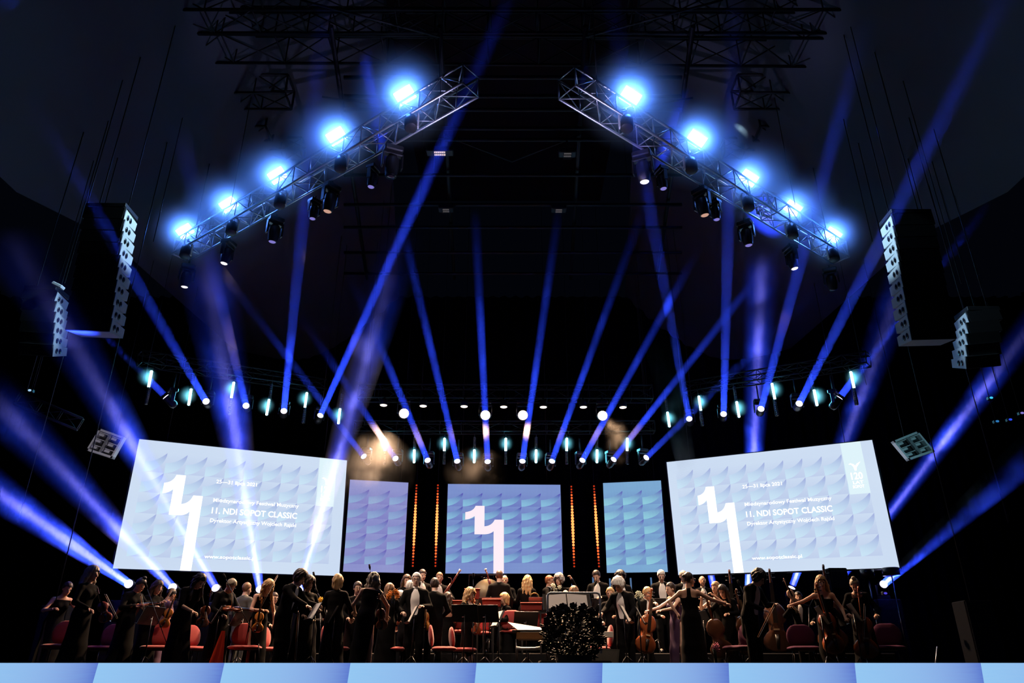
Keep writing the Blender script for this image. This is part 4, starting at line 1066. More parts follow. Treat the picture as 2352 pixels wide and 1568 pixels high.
    # palms and fingers
    tub = MB(); hands = {}
    for q in (1, -1):
        A, E_, T = arms[q]; d = (T-E_)/np.linalg.norm(T-E_)
        sd = np.cross(d, V3(0, 0, 1)); sd = sd/np.linalg.norm(sd) if np.linalg.norm(sd) > 1e-3 else V3(1, 0, 0)
        nn = np.cross(sd, d)
        if nn[2] > 0: nn = -nn; 
        palm = T+d*0.045*s
        f.cone(T, T+d*0.075*s, 0.026*s, 0.036*s, 0.015, (nn, 0.55))
        hands[q] = (T+d*0.08*s+nn*0.02*s, d, nn, sd)
        for k, (ofs, ln) in enumerate(((-0.027, 0.066), (-0.009, 0.076), (0.009, 0.070), (0.027, 0.056))):
            b0 = T+d*0.072*s+sd*ofs*s; b1 = b0+(d*0.9+nn*0.35)*ln*0.5*s; b2 = b1+(d*0.45+nn*0.85)*ln*0.32*s; b3 = b2+(nn*0.95-d*0.1)*ln*0.25*s
            tub.tube([b0, b1, b2, b3], [0.0092*s, 0.0085*s, 0.0078*s, 0.005*s], 6)
        ts = -1 if q > 0 else 1
        b0 = T+d*0.018*s+sd*ts*0.026*s; b1 = b0+(d*0.5+sd*ts*0.75+nn*0.25)*0.038*s; b2 = b1+(d*0.8+nn*0.5)*0.034*s
        tub.tube([b0, b1, b2], [0.012*s, 0.0105*s, 0.0075*s], 6)
    Pm, Q = f.mesh()
    sk = skin or (M_SKIN2 if pid % 2 else M_SKIN)
    # nothing of the body shows under cloth: keep the whole surface anyway, it is one body
    body = np_mesh('body', Pm, Q, sk, root, (tub.v, tub.f))
    if face:
        for q in (1, -1):
            c = Hd+Rh @ V3(q*0.031*s, -0.083*s, 0.012*s); MB().ell(c, (0.0135*s, 0.007*s, 0.008*s), None, 8, 6).build('eye', M_EYE, root)
            c = Hd+Rh @ V3(q*0.032*s, -0.089*s, 0.034*s); MB().tube([c-Rh @ V3(0.019*s, 0, 0.003), c, c+Rh @ V3(0.019*s, 0, -0.003)], 0.0042*s, 5).build('eyebrow', hair_mat(hair if hair != 'white' else 'grey'), root)
        c = Hd+Rh @ V3(0, -0.0865*s, -0.062*s); MB().ell(c, (0.023*s, 0.008*s, 0.0075*s), Matrix(Rh.tolist()), 10, 6).build('mouth', M_LIP, root)
        if glasses:
            g = MB()
            for q in (1, -1):
                cc = Hd+Rh @ V3(q*0.033*s, -0.100*s, 0.010*s)
                pts = [cc+Rh @ V3(0.026*s*math.cos(a), 0, 0.020*s*math.sin(a)) for a in [2*PI*k/12 for k in range(13)]]
                g.tube(pts, 0.0035*s, 5)
                g.tube([cc+Rh @ V3(q*0.026*s, 0, 0.006), Hd+Rh @ V3(q*0.083*s, 0.02*s, 0.01*s)], 0.003*s, 5)
            g.tube([Hd+Rh @ V3(0.008*s, -0.102*s, 0.014*s), Hd+Rh @ V3(-0.008*s, -0.102*s, 0.014*s)], 0.003*s, 5)
            g.build('spectacles', M_FRAME, root)
    # ---- hair
    hm = hair_mat(hair)
    hf = Field(Hd-0.42*s if style in ('long', 'wavy', 'curlylong') else Hd-0.30*s, Hd+0.30*s, 0.0125)
    if style in ('long', 'wavy', 'curlylong'): hf = Field(V3(*(Hd-V3(0.34, 0.40, 0.58)*s)), V3(*(Hd+V3(0.34, 0.40, 0.22)*s)), 0.0135)
    vol = {'short': 0.012, 'bald': 0.008, 'crop': 0.006, 'bob': 0.022, 'curly': 0.045, 'bun': 0.010, 'long': 0.020, 'wavy': 0.030, 'curlylong': 0.04, 'pony': 0.012}[style]
    hf.ell(Hd+Rh @ V3(0, 0.024*s, 0.030*s), (0.076*s+vol, 0.096*s+vol, 0.100*s+vol), Rh, 0.02)
    rnd = random.Random(pid*31+5)
    if style in ('bob',):
        for q in (1, -1): hf.cone(Hd+Rh @ V3(q*0.07*s, 0.03*s, 0.02*s), Hd+Rh @ V3(q*0.072*s, 0.03*s, -0.10*s), 0.035*s, 0.030*s, 0.03)
        hf.cone(Hd+Rh @ V3(0, 0.08*s, 0.0), Hd+Rh @ V3(0, 0.07*s, -0.12*s), 0.065*s, 0.055*s, 0.03)
    if style in ('curly', 'curlylong'):
        for k in range(46):
            a = rnd.uniform(0, 2*PI); e = rnd.uniform(-0.5, 1.35); rr = rnd.uniform(0.09, 0.125)*s
            v = V3(math.cos(a)*math.cos(e)*rr*0.95, math.sin(a)*math.cos(e)*rr+0.03*s, math.sin(e)*rr*1.05+0.02*s)
            if v[1] < -0.075*s and v[2] < 0.07*s: continue
            hf.ell(Hd+Rh @ v, (rnd.uniform(0.022, 0.036)*s,)*3, None, 0.012)
    if style in ('long', 'wavy', 'curlylong'):
        # hair hangs down under gravity behind the neck and over the near shoulder
        root_p = [Hd+Rh @ V3(x*s, y*s, 0.0) for x, y in ((0, 0.095), (0.055, 0.075), (-0.055, 0.075), (0.085, 0.02), (-0.085, 0.02))]
        for j, rp in enumerate(root_p):
            ln = (0.36 if j < 3 else 0.26)*s*(1.15 if style == 'wavy' else 1.0)
            bk = Rn @ V3(0, 1, 0); wob = 0.0
            p0 = rp; pts = [rp]
            for k in range(1, 6):
                t = k/5
                g = V3(0, 0, -1)*ln*t+bk*0.035*s*math.sin(t*2.2)+ (V3(1, 0, 0)*(rp[0]-Hd[0])*0.5*t)
                if style != 'long': g = g+V3(math.sin(t*9+j)*0.014, math.cos(t*8+j*2)*0.014, 0)
                pts.append(rp+g)
            for k in range(5): hf.cone(pts[k], pts[k+1], (0.055-0.004*k)*s if j < 3 else (0.036-0.003*k)*s, (0.055-0.004*(k+1))*s if j < 3 else (0.036-0.003*(k+1))*s, 0.02)
            if style != 'long':
                for k in range(10):
                    pp = pts[rnd.randint(1, 5)]; hf.ell(pp+V3(rnd.uniform(-.05, .05), rnd.uniform(-.05, .05), rnd.uniform(-.05, .03))*s, (rnd.uniform(0.016, 0.028)*s,)*3, None, 0.012)
    if style == 'pony': hf.cone(Hd+Rh @ V3(0, 0.12*s, 0.03*s), Hd+Rh @ V3(0, 0.13*s, 0)+V3(0, 0, -0.24*s), 0.035*s, 0.018*s, 0.02)
    Ph, Qh = hf.mesh()
    # combed locks: shallow grooves running from the crown down, finer clumps lower
    hl = (Ph-Hd) @ Rh; az = np.arctan2(hl[:, 0], hl[:, 1]); rad_ = np.linalg.norm(hl, axis=1)
    am = {'crop': 0.0015, 'bald': 0.0012, 'short': 0.0045, 'bob': 0.005, 'curly': 0.006, 'bun': 0.003, 'pony': 0.003}.get(style, 0.007)
    gro = np.sin(az*13+hl[:, 2]*22+pid)+0.7*np.sin(az*21-hl[:, 2]*31+pid*2)+0.5*np.sin(hl[:, 2]*60+az*5+pid)
    dirn = hl/np.maximum(rad_[:, None], 1e-6); dirn[:, 2] *= 0.3
    Ph = Ph+((dirn*(gro*am)[:, None]) @ Rh.T)
    loc = (Ph-Hd) @ Rh/s                              # head frame, per unit stature
    cen = loc[Qh].mean(1)
    fz = 0.055
    facezone = (cen[:, 1] < (-0.030 if style not in ('curly', 'curlylong') else -0.045)) & (cen[:, 2] < 0.072) & (np.abs(cen[:, 0]) < 0.070)
    facezone |= (cen[:, 1] < -0.01) & (cen[:, 2] < 0.03) & (np.abs(cen[:, 0]) < (0.078 if style in ('long', 'wavy', 'bob', 'curly', 'curlylong') else 0.2))
    keep = ~facezone
    if style in ('short', 'crop', 'bald'): keep &= cen[:, 2] > -0.070+np.where(cen[:, 1] < 0.03, 0.06, 0)
    if style == 'bald': keep &= (cen[:, 2] < 0.055) & (cen[:, 1] > -0.005)
    if style in ('bun', 'pony'): keep &= (cen[:, 2] > -0.055+np.where(cen[:, 1] < 0.02, 0.05, 0)) | (cen[:, 1] > 0.115)
    ho = np_mesh('hair', Ph, Qh[keep], hm, root, None, True)
    if style == 'bun':
        bp = bun or (0, 0.115, 0.06)
        MB().ell(Hd+Rh @ (V3(*bp)*s), (0.042*s, 0.042*s, 0.038*s), None, 12, 8).build('hair_bun', hm, root)
    if beard:
        bf = Field(Hd-0.2*s, Hd+0.15*s, 0.011); bf.ell(Hd+Rh @ V3(0, -0.030*s, -0.060*s), (0.060*s, 0.066*s, 0.072*s), Rh, 0.02)
        Pb, Qb = bf.mesh(); lb = ((Pb-Hd) @ Rh/s)[Qb].mean(1); np_mesh('beard', Pb, Qb[(lb[:, 2] < -0.055) & ((lb[:, 2] < -0.075) | (lb[:, 1] > -0.06))], hm, root)
    # ---- clothing
    g = 0.016
    cm = cloth or (M_SUIT if dress in ('tux', 'suit', 'back') else M_DRESS)
    cf = Field(lo, hi, 0.0155)
    if dress in ('tux', 'suit'):
        torso(cf, g+0.008)
        for q in (1, -1):
            A, E_, T = arms[q]; cf.cone(A, E_, 0.060*s, 0.052*s, 0.03); cf.cone(E_, T-(T-E_)*0.06, 0.052*s, 0.040*s, 0.02)
        if not sit: cf.cone(P+V3(0, 0.02, 0)*s, P+V3(0, 0.05, -0.22)*s, 0.165*s, 0.165*s, 0.04, (fx, 0.62))
        Pc, Qc = cf.mesh()
        lc = ((Pc-C) @ Rc/s)[Qc].mean(1)
        front = (lc[:, 1] < -0.04) & (lc[:, 2] > -0.28) & (lc[:, 2] < 0.20)
        wid = np.interp(lc[:, 2], [-0.30, -0.22, -0.05, 0.10, 0.17], [0.05, 0.065, 0.085, 0.075, 0.035] if dress == 'tux' else [0.0, 0.0, 0.028, 0.055, 0.035])
        vee = front & (np.abs(lc[:, 0]) < wid)
        np_mesh('jacket', Pc, Qc[~vee], cm, root, None, True); 
        if vee.any(): np_mesh('shirt', Pc, Qc[vee], M_SHIRT, root, None, True)
        cb = Field(N-0.12*s, N+0.14*s, 0.0125); cb.cone(N-Rn @ V3(0, -0.005, 0.035)*s, N+Rn @ V3(0, -0.01, 0.025)*s, 0.074*s, 0.067*s, 0.01)
        Pb, Qb = cb.mesh(); lb = ((Pb-N) @ Rn/s)[Qb].mean(1); np_mesh('collar', Pb, Qb[(lb[:, 2] < 0.045)], M_SHIRT, root, None, True)
        if bow and dress == 'tux':
            c = N+Rn @ V3(0, -0.083*s, -0.02*s); b_ = MB()
            b_.ell(c, (0.012*s, 0.010*s, 0.012*s), None, 8, 6)
            for q in (1, -1): b_.ell(c+Rn @ V3(q*0.024*s, 0, 0), (0.022*s, 0.008*s, 0.017*s), None, 8, 6)
            b_.build('bow_tie', M_SHIRT if dress == 'tux' else M_SUIT, root)
        tf = Field(np.minimum(lo, V3(-.3, -.6, -.02)), hi, 0.019)
        tf.cone(P+V3(0, 0, 0.0), P-V3(0, 0, 0.06*s), 0.165*s, 0.16*s, 0.04, (fx, 0.75))
        for q in (1, -1):
            a, b_, c = legs[q]; tf.cone(a, b_, 0.095*s, 0.072*s, 0.04); tf.cone(b_, c-V3(0, 0, 0.03*s), 0.072*s, 0.062*s, 0.03)
        Pt, Qt = tf.mesh(); np_mesh('trousers', Pt, Qt, cm, root)
    else:
        torso(cf, g, True)
        if sleeves:
            for q in (1, -1):
                A, E_, T = arms[q]; e = 0.30 if sleeves == 'half' else 0.06
                cf.cone(A, E_, 0.058*s, 0.050*s, 0.03)
                if sleeves != 'half': cf.cone(E_, T-(T-E_)*0.08, 0.050*s, 0.040*s, 0.02)
        if not sit and dress != 'short': cf.cone(P, V3(P[0], P[1]*0.4, 0.42*s), 0.175*s, 0.215*s, 0.05, (V3(0, 1, 0), 0.8)); cf.cone(V3(P[0], P[1]*0.4, 0.42*s), V3(0, 0.02, 0.06), 0.21*s, 0.27*s, 0.05, (V3(0, 1, 0), 0.85))
        elif dress == 'short' and not sit: cf.cone(P, V3(0, 0, 0.52*s), 0.165*w*s, 0.18*s, 0.05, (V3(0, 1, 0), 0.8))
        else:
            for q in (1, -1):
                a, b_, c = legs[q]; cf.cone(a, b_, 0.115*s, 0.105*s, 0.06); cf.cone(b_, c, 0.105*s, 0.10*s, 0.05)
        Pc, Qc = cf.mesh(); lc = ((Pc-C) @ Rc/s)[Qc].mean(1)
        keep = np.ones(len(Qc), bool)
        if back == 'strapless': keep = lc[:, 2] < 0.055+np.where(lc[:, 1] < 0, 0.0, -0.02)
        elif back == 'halter': keep = (lc[:, 2] < 0.03) | ((np.abs(lc[:, 0]) < 0.035) & (lc[:, 1] > 0)) | ((lc[:, 1] < 0) & (np.abs(lc[:, 0]) < 0.09))
        elif back == 'open': keep = (lc[:, 2] < -0.06) | (lc[:, 1] < 0.0) | (np.abs(lc[:, 0]) > 0.105)
        elif back == 'sleeveless': keep = (lc[:, 2] < 0.14) & (np.abs(lc[:, 0]) < 0.165)
        elif back == 'vneck': keep = ~((lc[:, 1] < -0.02) & (lc[:, 2] > 0.02) & (np.abs(lc[:, 0]) < 0.065*(lc[:, 2]-0.02)/0.13))
        elif back == 'scoop': keep = ~((lc[:, 2] > 0.10) & (np.abs(lc[:, 0]) < 0.10))
        lowz = Pc[Qc].mean(1)[:, 2] > 0.03
        if not sleeves or back in ('strapless', 'halter', 'sleeveless'):
            pass
        np_mesh('dress' if dress in ('dress', 'short') else 'blouse', Pc, Qc[keep & lowz], cm, root, None, True)
    for q in (1, -1):
        a, b_, c = legs[q]
        MB().ell(c+V3(q*0.012, -0.07*s, -0.045*s), (0.045*s, 0.135*s, 0.042*s), None, 12, 8).build('shoe', M_SHOE, root)
    # world positions other things need
    Rm = Matrix(Rz.tolist())
    out = {'root': root, 'Y': Y, 's': s}
    for q, nme in ((1, 'L'), (-1, 'R')):
        h0, d, nn, sd = hands[q]
        out[nme] = Rm @ Vector(h0)+root.location; out[nme+'d'] = Rm @ Vector(d)
    out['chest'] = Rm @ Vector(C)+root.location; out['chin'] = Rm @ Vector(N)+root.location
    HANDS[pid] = out
    return out
# ------------------------------------------------------------------ the orchestra
def D(a): return math.radians(a)
def wv(yaw, x, y, z):
    c, s = math.cos(-D(yaw)), math.sin(-D(yaw)); return (c*x-s*y, s*x+c*y, z)
HOLD = dict(L=(-0.02, -0.30, -0.26), R=(-0.02, -0.26, -0.36))
DOWN_ = dict(L=(0.08, -0.08, -0.50), R=(-0.08, -0.08, -0.50))
PEOPLE = [
 # id, px, py, H, riser, yaw, label, options
 (0, 158, 1338, 1.62, 0, 55, 'person in black at the far left edge, bending in the dark beside the side speaker', dict(hair='darkbrown', style='short', lean=0.3, L=(0.0, -0.35, -0.1), R=(-0.1, -0.3, -0.2), sleeves=False, back='sleeveless')),
 (1, 217, 1301, 1.72, 0, 78, 'woman with long wavy ash-grey hair in black, standing in profile at far left', dict(hair='ashblond', style='wavy', hp=0.1, **HOLD)),
 (2, 326, 1330, 1.68, 0, 70, 'woman in black with dark hair in a top bun, looking down at her violin', dict(hair='black', style='bun', bun=(0, 0.03, 0.145), lean=0.12, hp=0.5, L=(0.02, -0.42, -0.20), R=(-0.02, -0.30, -0.22))),
 (3, 366, 1334, 1.66, 0, 62, 'long dark-haired woman with a raised bow, right of the woman with the bun', dict(hair='darkbrown', style='long', hp=0.35, L=(0.05, -0.25, -0.34), R=(0.10, -0.30, -0.10))),
 (4, 396, 1353, 1.60, 0, 150, 'person in a mauve top bending away behind the long-haired violinist', dict(hair='black', style='short', lean=0.3, cloth='mauve', face=False, **HOLD)),
 (5, 461, 1322, 1.74, 0, 62, 'woman in black with long straight black hair bowing over her violin, bare forearm', dict(hair='black', style='long', lean=0.34, hp=0.45, sleeves='half', L=(0.0, -0.22, -0.40), R=(0.0, -0.30, -0.36))),
 (6, 533, 1333, 1.70, 0, 55, 'short blond-grey haired player in black looking down behind a music stand', dict(hair='ashblond', style='short', lean=0.16, hp=0.6, **HOLD)),
 (7, 570, 1338, 1.76, 0, 150, 'balding man in a grey suit seen from behind', dict(dress='suit', sex='m', hair='lightbrown', style='crop', cloth='grey', face=False, **DOWN_)),
 (8, 619, 1334, 1.70, 0, 48, 'blond woman in a sleeveless black dress holding a bright violin and a raised bow', dict(hair='blond', style='long', lean=0.18, hp=0.5, sleeves=False, back='sleeveless', L=(0.02, -0.20, -0.46), R=(0.02, -0.28, -0.27))),
 (9, 632, 1361, 1.62, 0, 50, 'player with short dark hair and glasses, behind the blond violinist', dict(hair='darkbrown', style='short', glasses=True, **HOLD)),
 (10, 692, 1313, 1.84, 0, 72, 'tall curly-haired man in a long black coat leaning right over a music stand', dict(dress='suit', sex='m', hair='darkbrown', style='curly', lean=0.27, hp=0.35, bow=False, L=(0.02, -0.42, -0.26), R=(-0.02, -0.46, -0.30))),
 (11, 712, 1325, 1.70, 0, 42, 'dark short-haired woman in black facing right, beside the tall curly-haired man', dict(hair='darkbrown', style='curly', hp=0.15, **HOLD)),
 (12, 717, 1363, 1.58, 0, 8, 'light-haired player with glasses peering over the stands', dict(hair='lightbrown', style='short', glasses=True, hp=0.2, **HOLD)),
 (13, 778, 1320, 1.76, 0, 176, 'player in black with straight blond hair seen from behind, left of the wavy-haired woman', dict(hair='blond', style='bob', face=False, hp=0.0, L=(0.10, -0.25, -0.40), R=(-0.10, -0.25, -0.40))),
 (14, 858, 1318, 1.72, 0, 195, 'bowing woman with long wavy grey-blond hair and bare arms, seen from behind', dict(hair='ashblond', style='wavy', lean=0.22, side=-0.18, hp=0.2, face=False, sleeves=False, back='sleeveless', L=(0.10, -0.26, -0.34), R=(-0.18, -0.22, -0.38))),
 (15, 823, 1336, 1.70, 0, 20, 'dark-haired player with glasses partly hidden behind the wavy-haired woman', dict(hair='darkbrown', style='short', glasses=True, **HOLD)),
 (16, 896, 1341, 1.66, 0, 172, 'brown-haired woman in black from behind, beside orange flowers', dict(hair='lightbrown', style='bob', face=False, **HOLD)),
 (17, 918, 1356, 1.64, 0, -60, 'white-haired man in a dinner jacket facing left, behind the orange flowers', dict(dress='tux', sex='m', hair='white', style='short', **HOLD)),
 (18, 943, 1334, 1.80, 0, 170, 'white-haired man in a black tailcoat seen from behind, beside the smiling man', dict(dress='suit', sex='m', hair='white', style='short', face=False, lean=0.06, **DOWN_)),
 (19, 957, 1315, 1.88, 0, 4, 'grey-haired smiling man with glasses in white tie, facing the audience', dict(dress='tux', sex='m', hair='white', style='short', glasses=True, hp=0.1, **HOLD)),
 (20, 935, 1320, 1.68, 0.4, 18, 'long brown-haired woman in the rear row at left', dict(hair='brown', style='long', **HOLD)),
 (21, 971, 1308, 1.80, 0.4, 28, 'dark-haired man in white tie in the rear row, facing right', dict(dress='tux', sex='m', hair='darkbrown', style='short', hp=0.2, **HOLD)),
 (22, 1010, 1314, 1.76, 0.4, 12, 'balding bassoonist in white tie in the rear row', dict(dress='tux', sex='m', hair='lightbrown', style='crop', L=(0.05, -0.30, -0.22), R=(0.02, -0.28, -0.36))),
 (23, 999, 1328, 1.82, 0, 205, 'bearded man with cropped dark hair in a black suit from behind, violin at his side', dict(dress='suit', sex='m', hair='darkbrown', style='short', beard=True, lean=0.06, hy=-0.35, L=(0.08, -0.12, -0.45), R=(-0.06, -0.22, -0.38))),
 (24, 1028, 1361, 1.64, 0, 195, 'woman with long dark hair and an open-backed dress, seen from behind', dict(hair='darkbrown', style='long', face=False, sleeves=False, back='open', **HOLD)),
 (25, 1081, 1352, 1.66, 0, 48, 'woman with backlit curly blond hair in a short black dress with a V neck', dict(hair='blond', style='curlylong', dress='short', back='vneck', hp=0.2, L=(0.05, -0.34, -0.28), R=(-0.02, -0.34, -0.34))),
 (26, 1104, 1376, 1.70, 0.4, 0, 'bald seated player half hidden behind the red desks', dict(dress='suit', sex='m', hair='lightbrown', style='bald', sit=True, hp=0.3, **HOLD)),
 (27, 1147, 1310, 1.82, 0.4, 178, 'man in a black tailcoat standing with his back to us before the centre screen', dict(dress='suit', sex='m', hair='brown', style='crop', face=False, **DOWN_)),
 (28, 1159, 1320, 1.76, 0.4, -5, 'bald man facing the tailcoated man before the centre screen', dict(dress='tux', sex='m', hair='grey', style='bald', **HOLD)),
 (30, 1157, 1362, 1.66, 0, -70, 'short-haired blond woman in black in profile facing left', dict(hair='blond', style='bob', hp=0.1, lean=0.05, **HOLD)),
 (31, 1212, 1322, 1.72, 0.4, 165, 'woman in black with long loose blond hair, turned away', dict(hair='blond', style='long', face=False, side=-0.08, hp=0.15, **HOLD)),
 (32, 1263, 1322, 1.74, 0.4, 65, 'red-haired man with glasses in black embracing the grey-haired woman', dict(dress='suit', sex='m', hair='red', style='short', glasses=True, bow=False, L=(0.05, -0.42, -0.10), R=(-0.02, -0.40, -0.20))),
 (33, 1283, 1319, 1.72, 0.4, -28, 'grey curly-haired woman in black raising one hand', dict(hair='grey', style='curly', side=0.05, L=(0.22, -0.14, 0.22), R=(-0.05, -0.30, -0.26))),
 (34, 1299, 1354, 1.72, 0.4, 5, 'bald seated player behind the conductor railing', dict(dress='suit', sex='m', hair='grey', style='bald', sit=True, **HOLD)),
 (29, 1318, 1347, 1.78, 0.4, 170, 'seated brown-haired player seen from behind over the conductor railing', dict(hair='lightbrown', style='bob', sit=True, face=False, **HOLD)),
 (35, 1369, 1311, 1.80, 0.4, -24, 'dark-haired young man in white tie looking down, right of the railing', dict(dress='tux', sex='m', hair='darkbrown', style='short', hp=0.5, **HOLD)),
 (36, 1419, 1330, 1.80, 0, -32, 'man with bushy white hair in white tie bowing to the left, front row', dict(dress='tux', sex='m', hair='white', style='curly', lean=0.22, hp=0.40, L=(0.06, -0.25, -0.42), R=(-0.10, -0.34, -0.32))),
 (37, 1425, 1312, 1.74, 0.4, 8, 'dark curly-haired man in white tie behind the bushy white-haired man', dict(dress='tux', sex='m', hair='black', style='curly', **HOLD)),
 (38, 1401, 1349, 1.66, 0, -15, 'pale-faced player tucked behind the bushy white-haired man', dict(hair='blond', style='short', **HOLD)),
 (39, 1518, 1310, 1.80, 0.4, -8, 'white-haired man in white tie looking down, rear row at right', dict(dress='tux', sex='m', hair='white', style='short', hp=0.45, **HOLD)),
 (40, 1487, 1349, 1.66, 0, 40, 'blond player in a white shirt bending beside the cellos', dict(dress='tux', sex='m', hair='blond', style='short', hp=0.3, lean=0.1, **HOLD)),
 (41, 1538, 1338, 1.68, 0, -66, 'dark-haired woman in a deep purple dress facing left with an outstretched arm', dict(hair='darkbrown', style='bun', bun=(0, 0.125, 0.03), cloth='purple', sleeves=False, back='sleeveless', lean=0.08, L=(0.02, -0.46, -0.22), R=(-0.05, -0.50, -0.20))),
 (42, 1582, 1315, 1.76, 0, 168, 'woman in black halter dress from behind, bare arm stretched to the right', dict(hair='darkbrown', style='bun', bun=(0, 0.115, 0.05), glasses=True, hy=-1.05, hp=0.1, sleeves=False, back='halter', R=wv(168, 0.50, -0.02, -0.20), L=wv(168, -0.14, -0.18, -0.36))),
 (43, 1569, 1311, 1.78, 0.4, 5, 'grey-haired player in the rear row behind the woman in the halter dress', dict(dress='tux', sex='m', hair='grey', style='short', **HOLD)),
 (44, 1612, 1322, 1.72, 0.4, -10, 'bald grey player in the rear row under the right screen', dict(dress='tux', sex='m', hair='grey', style='bald', **HOLD)),
 (45, 1658, 1345, 1.66, 0, -35, 'woman with long dark hair leaning left among the cellos', dict(hair='darkbrown', style='long', hp=0.35, lean=0.16, L=(0.0, -0.34, -0.26), R=(-0.05, -0.42, -0.12))),
 (46, 1642, 1336, 1.72, 0, -50, 'blond player with a raised forearm, behind the long dark-haired woman', dict(hair='blond', style='short', sleeves=False, back='sleeveless', L=(0.0, -0.35, 0.05), R=(-0.04, -0.30, 0.0))),
 (47, 1742, 1314, 1.82, 0, 42, 'man with thick black curly hair and a white shirt bowing, right of centre', dict(dress='tux', sex='m', hair='black', style='curly', lean=0.3, hp=0.4, **HOLD)),
 (48, 1884, 1322, 1.72, 0, -14, 'smiling blond cellist in a strapless black dress, one arm stretched left', dict(hair='blond', style='long', sleeves=False, back='strapless', lean=0.05, hp=0.15, R=wv(-14, -0.50, -0.10, -0.18), L=(0.14, -0.22, -0.42))),
 (49, 1832, 1359, 1.62, 0, -20, 'dark-coated player holding up a pale fiddle beside the smiling cellist', dict(dress='suit', sex='m', hair='black', style='short', bow=False, L=(0.05, -0.30, -0.32), R=(-0.04, -0.30, -0.02))),
 (50, 1961, 1330, 1.70, 0, -26, 'woman with a light top bun looking down over her cello at far right', dict(hair='ashblond', style='bun', bun=(0, 0.02, 0.145), lean=0.14, hp=0.5, back='scoop', R=(-0.04, -0.26, -0.34), L=(0.12, -0.24, -0.36))),
]
CL = {'mauve': M_MAUVE, 'grey': M_GREY, 'purple': M_PURP}
for pid, px, py, H, rz, yaw, lab, kw in PEOPLE:
    kw = dict(kw)
    if 'cloth' in kw: kw['cloth'] = CL[kw['cloth']]
    person(pid, px, py, H, rz, D(yaw), lab, **kw)

